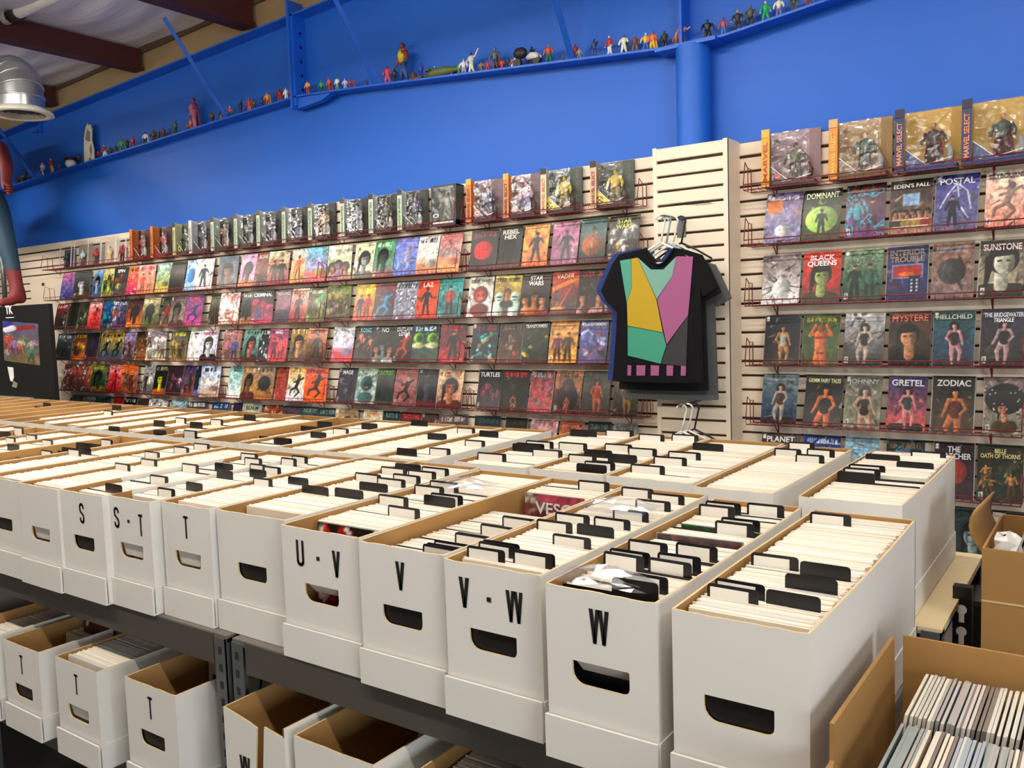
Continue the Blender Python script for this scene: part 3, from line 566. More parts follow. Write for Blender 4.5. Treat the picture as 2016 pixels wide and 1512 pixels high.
L4 = [(C4, 372, 512, 'd65 a43 377 eee', 's', '', '', 'red and teal'), (C4, 514, 550, 'd93 c55 e72 fdd', 'c', '', '', 'narrow orange and red'), (C4, 552, 636, '785 243 cb4 453', 'b', 'cb4', '', 'green bottle-shaped'),
 (C4, 640, 722, 'eaa c22 c23 235', 'm', '', '', 'red and blue fighter'), (C4, 724, 820, 'd73 a64 c95 755', 'c', '', '', 'orange desert crowd'), (C4, 842, 908, 'bbb 666 543 eee', '2', '', '', 'grey and white'),
 (C4, 910, 985, '222 121 c72 dd3', 'b', 'dda', '', 'black with rainbow face'), (C4, 987, 1076, '423 222 946 a9b', 'c', '', '', 'dark red crowd'), (C4, 1080, 1145, '437 954 c63 345', 'c', '', '', 'violet and orange'),
 (C4, 1147, 1194, '124 235 77a abc', 'b', '', '', 'navy ghostly'), (C4, 1196, 1310, 'bce edb ba9 977', 'l', '222', '', 'pale sky with skyline'), (C4, 1348, 1424, '8bb eee eee fff', '', '222', 'WES', 'white and aqua'),
 (C4, 1426, 1510, 'a86 b95 743 864', 'b', 'edb', '', 'sandy brown'), (C4, 1512, 1622, '987 b84 332 c93', 'o', '432', '', 'tan with dark round shape'), (C4, 1624, 1696, '743 b43 c63 943', 's', '', '', 'rusty'),
 (C4, 1700, 1802, 'ec8 dde 123 654', 'n', '', '', 'white with black motorbike'), (C4, 1808, 1944, 'e63 e71 433 322', 'n', '322', 'HIT-GIRL', 'orange with running figure'), (C5, 190, 300, '556 434 98a 223', 'c', 'eee', 'MAGE', 'purple-grey'),
 (C5, 302, 418, 'bcb 9aa 477 344', 'k', '', '', 'pale teal with a red seal'), (C5, 424, 524, '243 132 354 243', 'b', '7b4', 'OUTPOST', 'dark green'), (C5, 530, 662, 'a66 966 212 ca8', 'n', '', '', 'dusty pink with black acrobat'),
 (C5, 664, 782, '222 212 723 556', 'b', '', '', 'near-black with red slash'), (C5, 790, 940, 'cb9 c98 743 c86', 'b', 'b33', '', 'tan with brown-coated man'), (C5, 1018, 1150, '222 323 a56 533', 'c', 'eee', 'TURTLES', 'black and pink'),
 (C5, 1156, 1318, '222 221 332 433', 'g', 'd22', '', 'black with red top corners'), (C5, 1324, 1460, '656 933 c43 778', 's', 'aaa', '', 'grey and red swirling'), (C5, 1472, 1632, 'c84 433 433 b65', 'g', '543', '', 'yellow with great ape'),
 (C5, 1640, 1800, '554 444 b42 c74', 'w', '', '', 'grey with red-suited woman'), (C5, 1826, 1975, '654 332 543 a84', 'w', '', '', 'brown-green jungle woman')]
CB = (500, 780, 3.0)
L5 = [(C4, 410, 490, '885 443', '', '232', '', 'olive'), (C4, 496, 560, '999 555', '', 'eee', '', 'pale grey'), (C4, 566, 655, '577 344', '', '222', '', 'teal grey'), (C4, 660, 718, 'c23 a22', '', '', '', 'plain red'), (C4, 722, 800, '222 333', '', 'eee', '', 'black with white heading'),
 (C4, 802, 882, '655 433', '', '', '', 'brown'), (C4, 886, 1000, 'ccc 444 222 eee', 's', '', '', 'black and white'), (C4, 1008, 1108, '9ab 356 4a6 36a', 's', 'eee', '', 'blue-grey'), (C4, 1112, 1225, '322 543 eee ccc', '', 'ddd', '', 'dark with pale heading'), (C4, 1248, 1350, '147 258', '', 'cde', '', 'blue'),
 (C4, 1362, 1428, '435 424', '', '', '', 'purple'), (C4, 1432, 1550, 'bba 998', '', '222', 'REALM', 'pale grey black-lettered'), (C4, 1556, 1664, '833 d95 ea6 532', 's', '', '', 'orange fiery'), (C4, 1668, 1756, '656 545 b74 c95', 'm', '', '', 'mauve'), (CB, 260, 480, '355 244', '', '9aa', '', 'dark green'),
 (CB, 484, 618, 'cb9 854 532 a76', 'b', '', '', 'tan'), (CB, 632, 746, 'ddc db8', '', 'd82', 'SEVEN', 'white orange-lettered'), (CB, 752, 850, '244 355', '', '8aa', '', 'blue-green'), (CB, 854, 972, '833 422', '', 'c44', '', 'dark red'), (CB, 976, 1092, '643 432 c95 866', 'c', '', '', 'brown crowded'),
 (CB, 1112, 1282, '544 733', '', 'cbb', '', 'grey and red'), (CB, 1296, 1450, '344 233', '', '466', '', 'dark teal'), (CB, 1470, 1600, '332 322', '', '543', '', 'near black'), (CB, 1622, 1782, 'caa c88', '', 'a22', '', 'pink-white'), (CB, 1800, 1940, 'b63 843 c74 532', 's', '', '', 'orange stony'), (CB, 1960, 2100, '222 244', '', '677', '', 'black and green'), (CB, 2110, 2250, '999 777', '', '222', 'SCORE', 'grey black-lettered')]
R1 = [(C3, 485, 698, '98a 99b d84 eee', 'q', 'ddd', '', 'lavender grey with orange corner'), (C3, 706, 936, '342 453 bd7 342', 'd', 'eec', 'DOMINANT', 'green with pale disc and silhouette'), (C3, 962, 1198, '533 849 5ab 635', '2s', 'a65', '', 'brown, cyan and violet misty'),
 (C3, 1222, 1474, '433 a87 a33 443', 't', 'eed', "EDEN'S FALL", 'brown supper-table'), (C3, 1486, 1742, '559 779 eef 334', 'z', 'eee', 'POSTAL', 'lavender lightning'), (C3, 1786, 2040, 'edc d98 a87 656', 'n', '222', 'SKYBOURNE', 'cream and rose with swordswoman')]
R2 = [(C6, 472, 692, '988 ddd eee 655', 'x', '', '', 'black and white burst'), (C6, 706, 930, 'd42 822 442 ab7', 'b', 'eee', 'BLACK\nQUEENS', 'red-orange with leafy head'), (C6, 948, 1180, '9a8 254 143 476', '2', '243', 'BLACK\nQUEENS', 'misty green'), (C6, 1206, 1450, '447 336 a32 e83', 'p', '876', 'INTERIOR\nTROUBLE', 'navy control-panel'),
 (C6, 1472, 1720, '976 877 555 cba', 'o', '99a', '', 'grey-mauve floating astronaut'), (C6, 1748, 2016, '554 cba 332 ccb', 'B', 'ecc', 'SUNSTONE', 'sepia half-face')]
R3 = [(C6, 484, 694, '123 433 ccb c96', 'w', '', '', 'night blue with seated blonde'), (C6, 708, 924, '463 563 a42 d85', 'y', 'cb4', '', 'green with tanned raised-arm woman'), (C6, 948, 1184, 'ccc 333 223 cba', 'w', '', '', 'pale city with black-hatted woman'),
 (C6, 1218, 1468, '643 332 222 c97', 'b', 'd65', 'MYSTERE', 'brown with dark-haired woman in black'), (C6, 1478, 1724, '266 346 422 daa', 'w', 'ccb', 'HELLCHILD', 'teal hall with woman in black'), (C6, 1756, 2030, '335 443 122 caa', 'w', 'eee', 'THE BRIDGEWATER\nTRIANGLE', 'blue-banded with silver swan chair')]
R4 = [(C6, 466, 682, '899 246 644 cba', 'w', '', '', 'stormy sea'), (C6, 712, 938, '333 333 122 d85', 'W', 'dd9', 'GRIMM FAIRY TALES', 'charcoal with white-capped woman'), (C6, 952, 1170, '665 998 432 ca9', 'W', 'aaa', 'JOHNNY', 'grey with brown-jacketed woman'),
 (C6, 1204, 1438, '437 c65 254 d99', 'w', 'ddd', 'GRETEL', 'purple sunset'), (C6, 1470, 1720, '332 543 732 c85', 'W', 'ddd', 'ZODIAC', 'dark with golden-skinned woman'), (C6, 1780, 2030, '877 998 222 653', 'u', '', '', 'grey with black umbrella')]
C44 = (1344, 840, 3.0)
R5 = [(C44, 462, 690, '422 332 754 543', 's', 'eee', 'PLANET', 'dark red-brown'), (C44, 698, 918, '348 26a 536 8ac', 's', 'cde', '', 'violet-blue'), (C44, 946, 1150, '9bc 8ab 354 c96', 'l', '', '', 'sky blue with trees'), (C44, 1200, 1430, '233 357 59c 776', 's', '875', '', 'dark teal with blue flame'),
 (C44, 1484, 1722, '323 423 c54 a33', 'o', 'ddd', 'THE\nWATCHER', 'maroon with a red moon'), (C44, 1736, 2016, '332 343 c95 664', 'c', 'dc8', 'BELLE\nOATH OF THORNS', 'black and gold throne')]
R6 = [(C44, 1602, 1745, '455 233 223 9aa', 'b', '', '', 'steel blue hooded woman'), (C44, 1900, 2100, '333 322 653 443', 'c', '', '', 'dark half-hidden')]
ORD = ['first', 'second', 'third', 'fourth', 'fifth', 'bottom']
def comic_row(lst, ri, rzs, side, res):
    z = EYE+rzs[ri]-.026; depth = 0; prev = None
    full = []
    for q in lst:                            # a stretch wider than one book holds two copies side by side
        c_, a, b = q[:3]; w = xat(c_[0]+b/c_[2], D-.06, z+.13)-xat(c_[0]+a/c_[2], D-.06, z+.13)
        if w > .36: m = (a+b)/2; full += [(c_, a, m)+q[3:7]+(q[7]+' left-copy',), (c_, m, b)+q[3:7]+(q[7]+' right-copy',)]
        else: full.append(q)
    for cr_, a, b, cols, motif, tc, tx, desc in full:
        pa, pb = cr_[0]+a/cr_[2], cr_[0]+b/cr_[2]
        xa, xb = xat(pa, D-.06, z+.13), xat(pb, D-.06, z+.13)
        w = xb-xa; wid = max(.158, min(.185, w)); turn = 0; push = 0
        if w > .19:                          # books turned a little towards the aisle look wider
            wid = min(.2, w); th = math.atan2(abs(xa+xb)/2, D); turn = min(.36, max(0, th-math.acos(min(1, w*math.cos(th)/wid)))); push = .5*wid*math.sin(turn)*.55
        if w > .15: xc = (xa+xb)/2
        else: xc = xa+wid/2
        depth = depth+1 if (prev is not None and xc-wid/2 < prev-.002) else 0
        prev = xc+wid/2
        yb = .088+min(.02, .0055*depth)
        comic((xc, D-yb-push, z+random.uniform(0, .004)), (-.26, random.uniform(-.02, .02), turn+random.uniform(-.02, .02)), (cols, motif, tc, tx, desc),
              '%s comic, %s row of the %s wall racks' % (desc, ORD[ri-1], side), 'comics on the %s wall racks' % side, w=wid, res=res)
for ri, l in enumerate((L1, L2, L3, L4, L5)): comic_row(l, ri+1, RZ_L, 'left-hand', (28, 43))
for ri, l in enumerate((R1, R2, R3, R4, R5, R6)): comic_row(l, ri+1, RZ_R, 'right-hand', (54, 83))

# ---------------------------------------------------------------- figures (packaged ones and the ones on the beam)
def fig_mesh(h, c1, c2, head, pose=0, cape=None, bulk=1.3):
    """one small standing toy, feet at z=0, facing -y"""
    mb = MB(); q = h; b = bulk; r = random.Random(int(h*1e5)+sum(map(ord, c1+c2)))
    sp_ = .07+.06*r.random(); ar = r.uniform(-.05, .25) if pose == 0 else pose
    for s in (-1, 1):
        f = r.uniform(-.06, .06)
        mb.tube([(s*.05*q, 0, .5*q), (s*(.06+sp_*.4)*q, -f*q, .27*q), (s*(.05+sp_)*q, f*q*.4, .03*q)], [.062*q*b, .052*q*b, .036*q*b], 6, 1)
        mb.ball((s*(.05+sp_)*q, f*q*.4-.03*q, .022*q), .034*q, .06*q, .024*q, 1, 6, 4)
        up = ar if s > 0 else ar*.2
        e = (s*(.19+.05*up)*q*b, -.03*q, (.6+.16*up)*q); w = (s*(.19+.3*up)*q*b, -.09*q, (.46+.62*up)*q)
        mb.tube([(s*.12*q*b, 0, .77*q), e, w], [.046*q*b, .04*q*b, .03*q], 6, 0); mb.ball(w, .035*q, None, None, 2, 6, 4)
    mb.tube([(0, 0, .46*q), (0, 0, .55*q), (0, 0, .7*q), (0, 0, .8*q), (0, 0, .86*q)], [.085*q*b, .08*q*b, .125*q*b, .1*q*b, .035*q], 8, 0)
    mb.tube([(-.08*q*b, 0, .505*q), (.08*q*b, 0, .505*q)], .055*q*b, 6, 1)
    mb.ball((0, -.01*q, .925*q), .06*q, .065*q, .078*q, 2, 8, 6); mb.ball((0, .012*q, .95*q), .064*q, .066*q, .062*q, 3, 8, 5)
    if cape: mb.prism([(-.13*q, .07*q, .82*q), (.13*q, .07*q, .82*q), (.24*q, .14*q, .06*q), (-.24*q, .14*q, .06*q)], (0, .015*q, 0), 4)
    ms = [flat(c1), flat(c2), flat(head), flat('322'), flat(cape or '322')]
    return mb.mesh('figure', ms, True)
def emblem_mesh(kind):
    mb = MB()
    def disc(r, y, mi, n=20): mb.add([(r*math.cos(2*math.pi*k/n), y, r*math.sin(2*math.pi*k/n)) for k in range(n)], [tuple(range(n))], mi)
    if kind == 'ring':
        for k, (r, mi) in enumerate(((.024, 0), (.019, 1), (.013, 2), (.008, 1))): disc(r, -.0004*k, mi)
        return mb.mesh('emblem', [flat('d88'), flat('822'), flat('eee')])
    if kind == 'x':
        mb.add([(-.055, 0, -.03), (.06, 0, -.03), (-.055, 0, .06)], [(0, 1, 2)], 0); 
        n = 20; mb.add([(-.022+.023*math.cos(2*math.pi*k/n), -.0006, -.005+.023*math.sin(2*math.pi*k/n)) for k in range(n)], [tuple(range(n))], 1)
        n = 20; mb.add([(-.022+.018*math.cos(2*math.pi*k/n), -.0012, -.005+.018*math.sin(2*math.pi*k/n)) for k in range(n)], [tuple(range(n))], 0)
        for s in (1, -1): mb.add([(-.022-.014, -.0018, -.005-s*.014-.003), (-.022+.014, -.0018, -.005+s*.014-.003), (-.022+.014, -.0018, -.005+s*.014+.004), (-.022-.014, -.0018, -.005-s*.014+.004)], [(0, 1, 2, 3)], 1)
        return mb.mesh('emblem', [flat('d8c020'), flat('111')])
    if kind == 'dot': disc(.022, 0, 0); disc(.012, -.0006, 1); return mb.mesh('emblem', [flat('b2c030'), flat('232')])
    if kind == 'spot': disc(.026, 0, 0); disc(.014, -.0006, 1); return mb.mesh('emblem', [flat('211'), flat('c33')])
PKGS = 'packaged figures on the top rack'
def package(px, spec, side_i, desc, wid=.225, ht=.268):
    """upright figure box: printed back card, angled spine on the left, clear blister, figure"""
    spine, card, txt, tcol, fig, emb, floor_c, cap = spec
    rz = (RZ_R if side_i else RZ_L)[0]; z = EYE+rz-.027
    x = xat(px, D-.1, z+.12)
    t = thing('packaged_figure', desc, 'toy package', (x, D-.02, z), (-.05, 0, random.uniform(-.03, .03)), PKGS)
    sw = .042
    link('back_card', MB().box(0, wid, -.012, -.004, 0, ht*.985).mesh('back_card', flat(card)), t)
    sm = link('spine_panel', MB().prism([(0, -.095, 0), (sw, -.098, 0), (sw, -.0955, 0), (.004, -.0925, 0), (.008, -.004, 0), (.005, -.004, 0)], (0, 0, ht)).mesh('spine_panel', flat(spine)), t)
    if cap: link('spine_cap', MB().box(.001, sw-.001, -.1, -.0965, ht*.86, ht*.995).mesh('spine_cap', flat(cap)), t)
    if txt: 
        tm = text_mesh(txt, ht*.68, .022, flat(tcol), .02); link('spine_lettering', tm, t, (sw/2, -.0995, ht*.44), (0, -math.pi/2, 0))
    link('base_tray', MB().box(sw, wid-.012, -.085, -.012, .0, .02).mesh('base_tray', flat(floor_c)), t)
    link('insert_card', MB().prism([(sw+.002, -.08, .02), (sw+.09, -.08, .02), (sw+.002, -.08, .1)], (0, .004, 0)).mesh('insert_card', flat(floor_c)), t)
    link('insert_edge', MB().tube([(sw+.002, -.082, .1), (sw+.09, -.082, .022), (wid-.03, -.082, .045)], .0022, 5).mesh('insert_edge', plain_w), t)
    mb = MB(); bz = [(sw, -.02), (sw+.006, -.085), (wid-.035, -.088), (wid-.015, -.06), (wid-.012, -.014)]
    n = len(bz); v = [(a, b, .02) for a, b in bz]+[(a, b, ht*.93) for a, b in bz]+[(sw+(a-sw)*.96+.004, b*.8, ht*.965) for a, b in bz]
    link('blister', mb.add(v, [(i, i+1, n+i+1, n+i) for i in range(n-1)]+[(n+i, n+i+1, 2*n+i+1, 2*n+i) for i in range(n-1)]+[tuple(range(2*n, 3*n))]).mesh('blister', clear), t)
    f = link('figure', fig_mesh(.19, *fig), t, (sw+(wid-sw)*.5, -.048, .021))
    g = link('accessory', MB().tube([(0, 0, 0), (.004, 0, .05), (-.004, 0, .085)], [.012, .016, .006], 6).mesh('accessory', flat('999' if not emb else '433'), True), t, (wid-.045, -.045, .025))
    if emb: link('emblem', emblem_mesh(emb), t, (sw+.035, -.0815-.001, .05))
    return t
MS = 'MARVEL SELECT'; GB = 'GHOSTBUSTERS'
gb = ('cdc', '2c302c', GB, '2c7a30', None, None, '303430', '222')
def gbs(c1, c2, hd): return ('d5dacb', '2c302e', GB, '3a8a3a', (c1, c2, hd), None, '333733', '222')
PK = [(257, ('dd8038', '3a1418', MS, '8c2a18', ('702', '511', 'b77'), None, '701a1e', ''), 'orange-spined box with a maroon card, leftmost of the tall packages'),
      (298, ('dd8038', '401418', MS, '8c2a18', ('811', '422', 'c88'), None, '80201e', ''), 'orange-spined box with a maroon card, second of the tall packages'),
      (342, ('d6d4a4', '34402f', GB, '3f7a34', ('343', '232', 'cb9'), 'dot', '3a4436', '222'), 'cream-spined box with a lime disc at its foot'),
      (373, ('dedcd4', '45454c', GB, '666', ('445', '334', 'cb9'), None, '333338', ''), 'white-spined box with a dark grey card, beside the lime-disc box'),
      (417, gbs('754', '643', 'ca8'), 'cream-spined box holding a brown figure'),
      (462, gbs('444', '333', 'ba9'), 'green-lettered box holding a charcoal figure, second after the brown one'),
      (507, gbs('434', '323', 'cba'), 'green-lettered box holding a plum-black figure, third after the brown one'),
      (557, gbs('334', '226', 'cba'), 'green-lettered box holding a navy figure'),
      (608, gbs('a85', '864', 'c97'), 'green-lettered box holding a tan-coated figure'),
      (672, gbs('889', '667', 'cba'), 'green-lettered box holding a pale grey figure'),
      (727, gbs('444', '543', 'da7'), 'green-lettered box holding a dark figure with sandy head'),
      (784, gbs('556', '445', 'baa'), 'green-lettered box holding a slate figure, beside the flat-fronted box'),
      (920, ('dd7c3c', '7d6870', MS, '60251c', ('446', '335', 'caa'), 'ring', '3b3438', 'e3b035'), 'yellow-capped orange-spined box with a red roundel, left of its twin'),
      (993, ('dc8a50', '7d6870', MS, '60251c', ('b9a', '558', 'caa'), 'ring', '3b3438', 'e3b035'), 'yellow-capped orange-spined box with a red roundel, right of its twin'),
      (1066, ('d9cfae', '46504a', MS, 'c86a30', ('c9a820', '7a6a20', 'c9a820'), 'x', '3c3c3a', '1a1a1c'), 'black-capped cream-spined box with a yellow triangle, left of its twin'),
      (1163, ('d2ae92', '46504a', MS, '8c4422', ('c9a820', '7a6a20', 'c9a820'), 'x', '3c3c3a', '1a1a1c'), 'black-capped pink-spined box with a yellow triangle, nearest the shirts')]
for px, sp_, ds in PK: package(px, sp_, 0, ds+', on the top rack', wid=.235 if px > 900 else .2)
PR = [(1499, ('dda636', '8d727a', 'MARVEL', 'b83a28', ('553', '433', '544'), 'spot', '4a3a3c', 'e0b43c'), 'yellow-spined box with a dark red disc, holding a black-brown figure'),
      (1633, ('d98a30', '9c7a48', MS, 'e8c860', ('243', '333', 'ca8'), None, '6a5530', 'e0a868'), 'orange-spined box holding a green-topped figure'),
      (1762, ('2a2f62', 'c49a3c', MS, 'e89858', ('433', '322', 'b86'), None, '2f4478', '1b1b38'), 'navy-spined yellow box with a red-caped figure, left of the last'),
      (1894, ('2a2f62', 'c49a3c', MS, 'e89858', ('343', '422', 'b86'), None, '2f4478', '1b1b38'), 'navy-spined yellow box with a red-caped figure, rightmost on the rack')]
for k, (px, sp_, ds) in enumerate(PR):
    if k > 1: sp_ = sp_[:4]+((sp_[4]+(0, '822')),)+sp_[5:]
    package(px, sp_, 1, ds, wid=.27, ht=.285)
# flat-fronted grey package at the end of the fourth bay
x = xat(848, D-.1, EYE+.7)
t = thing('packaged_figure', 'flat dark grey window box with a khaki figure, right after the green-lettered boxes', 'toy package', (x, D-.02, EYE+RZ_L[0]-.027), (-.05, 0, 0), PKGS)
link('box_body', MB().box(0, .21, -.012, -.004, 0, .258).box(0, .01, -.085, -.012, 0, .258).box(.2, .21, -.085, -.012, 0, .258).box(0, .21, -.085, -.012, .25, .258).box(0, .21, -.085, -.012, 0, .03).mesh('box_body', flat('3b403e')), t)
link('blister', MB().box(.012, .198, -.086, -.084, .032, .248).mesh('blister', clear_mat('window_film', .04, .2, bump=.2)), t)
link('figure', fig_mesh(.19, '665', '554', '776'), t, (.11, -.05, .031))
link('emblem', text_mesh('O', .05, .026, plain_w, .02), t, (.045, -.0872, .065)); link('name_strip', MB().box(.02, .19, -.0875, -.086, .012, .024).mesh('name_strip', plain_w), t)
# small clamshell packs at the far left
for k, (a, b, c1, c2, hd, ds) in enumerate([(113, 136, '223', '112', '544', 'navy-black'), (141, 169, 'cde', '655', 'ddd', 'white'), (168, 195, 'b22', '333', 'b33', 'red'), (192, 223, 'dc9', 'db9', 'ecb', 'cream'), (224, 243, 'a23', '211', 'a33', 'dark red'), (243, 256, 'dbb', 'c99', 'ddc', 'pale pink')]):
    z = EYE+RZ_L[0]-.027; xa, xb = xat(a, D-.08, z+.1), xat(b, D-.08, z+.1); w = xb-xa; h = .215+(.03 if k in (1, 3) else 0)
    t = thing('clamshell_pack', 'small clear clamshell pack, %s figure, left end of the top rack' % ds, 'toy package', (xa, D-.02, z), (-.12, 0, 0), 'clamshell packs on the top rack')
    link('back_card', MB().box(.004, w-.004, -.006, -.003, .0, h-.03).mesh('back_card', flat(['556', 'a98', '988', 'dcb', 'dba', 'dbb'][k])), t)
    link('shell', MB().box(.006, w-.006, -.06, -.007, .004, h-.006).mesh('shell', clear), t)
    link('shell_edge', MB().tube([(.004, -.05, 0), (.004, -.05, h-.02), (.02, -.05, h), (w-.02, -.05, h), (w-.004, -.05, h-.02), (w-.004, -.05, 0)], .003, 5).mesh('shell_edge', plain_w), t)
    link('figure', fig_mesh(.15, c1, c2, hd), t, (w/2, -.032, .006))

# figures along the blue beam: (px, px height, torso, legs, head, description, extras)
BF = [(57, 10, '234', '234', '333', 'tiny slate', {}), (85, 26, 'eed', 'aab', 'c97', 'white-shirted', {}), (102, 29, 'a43', 'da5', 'bbb', 'maroon and gold silver-headed', {}), (117, 15, '57a', 'a33', '933', 'blue-bodied red-headed', {}),
 (157, 22, '432', '321', '543', 'brown, beside the cream standee', {}), (195, 17, '822', '333', '633', 'dark red, just right of the standee', {}), (206, 23, 'a22', 'eee', 'ccc', 'red with white feet', {}), (218, 15, '343', '232', '333', 'squat dark green', {'bulk': 1.8}),
 (228, 14, '343', '454', '343', 'crouched olive', {'bulk': 1.8}), (240, 25, '5a3', '383', '5a3', 'bright green', {'bulk': 1.4}), (251, 20, '423', '322', '744', 'dark plum', {}), (262, 22, 'c44', 'a33', 'c55', 'red round-shouldered', {'bulk': 1.5}),
 (287, 23, 'eee', '224', '544', 'white-winged navy-legged', {'cape': 'eee'}), (303, 22, '542', '431', '653', 'brown beast-like', {'bulk': 1.9}), (313, 17, '443', '332', '776', 'grey-brown', {'bulk': 1.5}), (322, 21, '733', '522', '633', 'russet', {}), (333, 15, '257', '246', '356', 'little blue', {}), (346, 28, '463', '242', '563', 'mossy green', {}),
 (369, 15, '864', '653', '876', 'tan, left of the big purple one', {}), (376, 22, 'c85', 'b53', 'c74', 'orange, at the foot of the big purple one', {}), (383, 60, 'b5607a', 'c06a80', '8a4a70', 'big pink-purple caped', {'cape': '7c3560'}),
 (418, 22, '643', '311', '754', 'brown horned', {'bulk': 2.0}), (436, 23, '222', '875', 'ddd', 'black with white head', {}), (453, 22, 'c55', '357', 'eee', 'leaning red and white', {}), (474, 25, '223', '335', '557', 'navy raising a white arm', {'pose': .9}),
 (491, 27, 'c42', 'd53', 'c53', 'orange-red with ring backdrop', {'bulk': 1.2}), (500, 22, '553', '442', '443', 'olive, behind the orange-red one', {}), (515, 22, '346', '335', '866', 'blue-grey', {}), (527, 27, 'd93', 'c52', 'b54', 'orange with yellow cape', {'cape': 'dcb030'}),
 (551, 26, '922', 'a33', '811', 'dark red pod-shaped', {'bulk': 1.7}), (563, 24, 'eee', 'dde', 'ccc', 'all white', {}), (570, 20, '845', '634', '966', 'mauve', {}),
 (606, 28, 'd8a060', 'b42', '843', 'tan and red, just right of the splice plate', {}), (617, 12, '237', '235', '345', 'tiny navy', {}), (633, 23, '3a5', '253', '686', 'green striped', {}), (648, 27, 'c63', 'b33', '976', 'red-skirted', {'cape': 'b33'}), (664, 26, 'eee', '7a8', '575', 'white and sea-green', {}),
 (679, 20, 'dde', 'bbc', 'ccd', 'pale grey', {}), (689, 18, 'c44', 'a33', 'c66', 'small red', {}), (698, 16, 'b33', 'a44', '944', 'brick red', {}), (722, 12, '346', '335', '654', 'tiny blue-grey', {}),
 (763, 35, 'c45', 'd57', '543', 'black-hatted pink-legged', {}), (777, 28, '222', '221', '322', 'black, behind the tall yellow-vested one', {}), (795, 77, '963a20', '2a4a8a', '7c2a22', 'tallest, yellow-vested with blue legs', {'bulk': 1.25}), (829, 32, '2448b0', '2338a0', '3450b0', 'bright blue', {'pose': .5}),
 (856, 22, '68a', '678', 'bcd', 'light blue rider on the green craft', {'pose': .6}), (888, 13, '9ab', '888', 'bcd', 'tiny silver-blue', {}), (903, 20, '693', '583', '9a6', 'yellow-green', {}), (913, 28, 'eee', 'aac', 'ddd', 'stout white', {'bulk': 1.5}), (928, 40, 'ddc', 'eec', '432', 'cream with raised sword arm', {'pose': 1.0}),
 (947, 18, '975', '864', 'a86', 'tan bear-like', {'bulk': 1.8}), (960, 20, 'c44', 'b33', 'b54', 'red, left of the grey-armed one', {}), (975, 44, '566070', '4a4040', '8a6a5a', 'grey with white arm', {'cape': '8a3a3a'}), (988, 17, 'd43', 'c33', 'b54', 'squat orange-red', {'bulk': 1.7}), (1000, 22, '345', '234', '543', 'dark slate', {}), (1008, 15, 'c43', 'ddd', 'ddd', 'red and white low', {'bulk': 1.6}), (1018, 27, 'eee', 'ddd', '543', 'white robed', {}),
 (1047, 36, '222', '222', '332', 'black on the dark motorbike', {'pose': .5, 'bulk': 1.2}), (1080, 36, 'c53', '274', 'b76', 'red-vested green-legged', {}), (1109, 13, '664', '443', '776', 'tiny khaki, by the third brace', {}), (1132, 30, 'a32', '722', '822', 'dark red, right of the third brace', {'bulk': 1.3}), (1140, 20, '9a9', '788', 'aaa', 'little silver-green', {}), (1170, 35, '234070', '2f5080', '345', 'blue with outspread arms', {'pose': .5, 'bulk': 1.2}),
 (1200, 38, 'b34', 'eee', 'cba', 'red and white booted', {'bulk': 1.2}), (1228, 36, 'eec', 'eed', '654', 'cream with black cape', {'cape': '222'}), (1250, 32, '743', '864', '975', 'brown', {'bulk': 1.2}), (1271, 34, 'eb4', '36b', 'ddd', 'yellow and blue', {}), (1285, 35, 'e73', 'eb4', 'b43', 'yellow-winged orange', {'cape': 'e0b848'}), (1308, 33, '332', '222', '443', 'black with yellow belt', {}), (1331, 24, 'b64', '954', 'a75', 'small rust', {}), (1343, 42, 'c98', '545', 'ccc', 'pale-chested lunging', {'pose': .4}),
 (1393, 38, '222', '221', '332', 'black crouching, right of the column', {'bulk': 1.5}), (1424, 34, 'a56', '37b', '944', 'mauve-shirted blue-legged', {}), (1452, 40, '332', '333', 'd9a890', 'bald dark-coated', {'bulk': 1.3}), (1477, 40, '554', '332', '665', 'olive-chested', {'bulk': 1.3}), (1507, 38, '2a5', '2a5', 'ecc', 'green with white trim', {'bulk': 1.2}), (1533, 36, 'eec', '77a', 'dcb', 'cream-shirted grey-legged', {'bulk': 1.2}), (1563, 30, '443', '553', '654', 'dark green', {}), (1592, 28, 'a33', '833', '944', 'red, rightmost in view', {})]
for px, hp, c1, c2, hd, ds, ex in BF:
    x = xat(px, WB-.075, EYE+1.5); z = zb_(x); x = xat(px, WB-.075, z)
    h = float(hp*np.linalg.norm(np.array([x, WB, z-EYE]))*.86/F_PX+.012)
    o = link('toy_figure', fig_mesh(h, c1, c2, hd, **ex), None, (x, WB-.072, zb_(x)-.0005), (0, 0, random.uniform(-.4, .3)))
    if hp == 77: link('vest', MB().tube([(0, -.003, .5*h), (0, -.003, .7*h), (0, -.003, .83*h)], [.11*h, .15*h, .1*h], 8).mesh('vest', flat('c8b832'), True), o)
    tag(o, '%s toy figure standing on the blue beam' % ds, 'figure', 'toy figures on the blue beam')
def on_beam(px): 
    x = xat(px, WB-.07, EYE+1.5); return x, zb_(xat(px, WB-.07, zb_(x)))
x, z = on_beam(175)
t = thing('cardboard_standee', 'tall cream cut-out standee with grey picture, on the left of the blue beam', 'standee', (x, WB-.06, z))
out = [(-.1, 0), (-.085, .14), (-.07, .24), (-.03, .33), (.0, .36), (.02, .34), (.05, .345), (.075, .3), (.06, .2), (.085, .12), (.08, .0), (.03, 0), (.02, .05), (.0, .05), (-.02, 0)]
link('board', MB().prism([(a, 0, b) for a, b in out], (0, .006, 0)).mesh('board', flat('d8d0b8')), t)
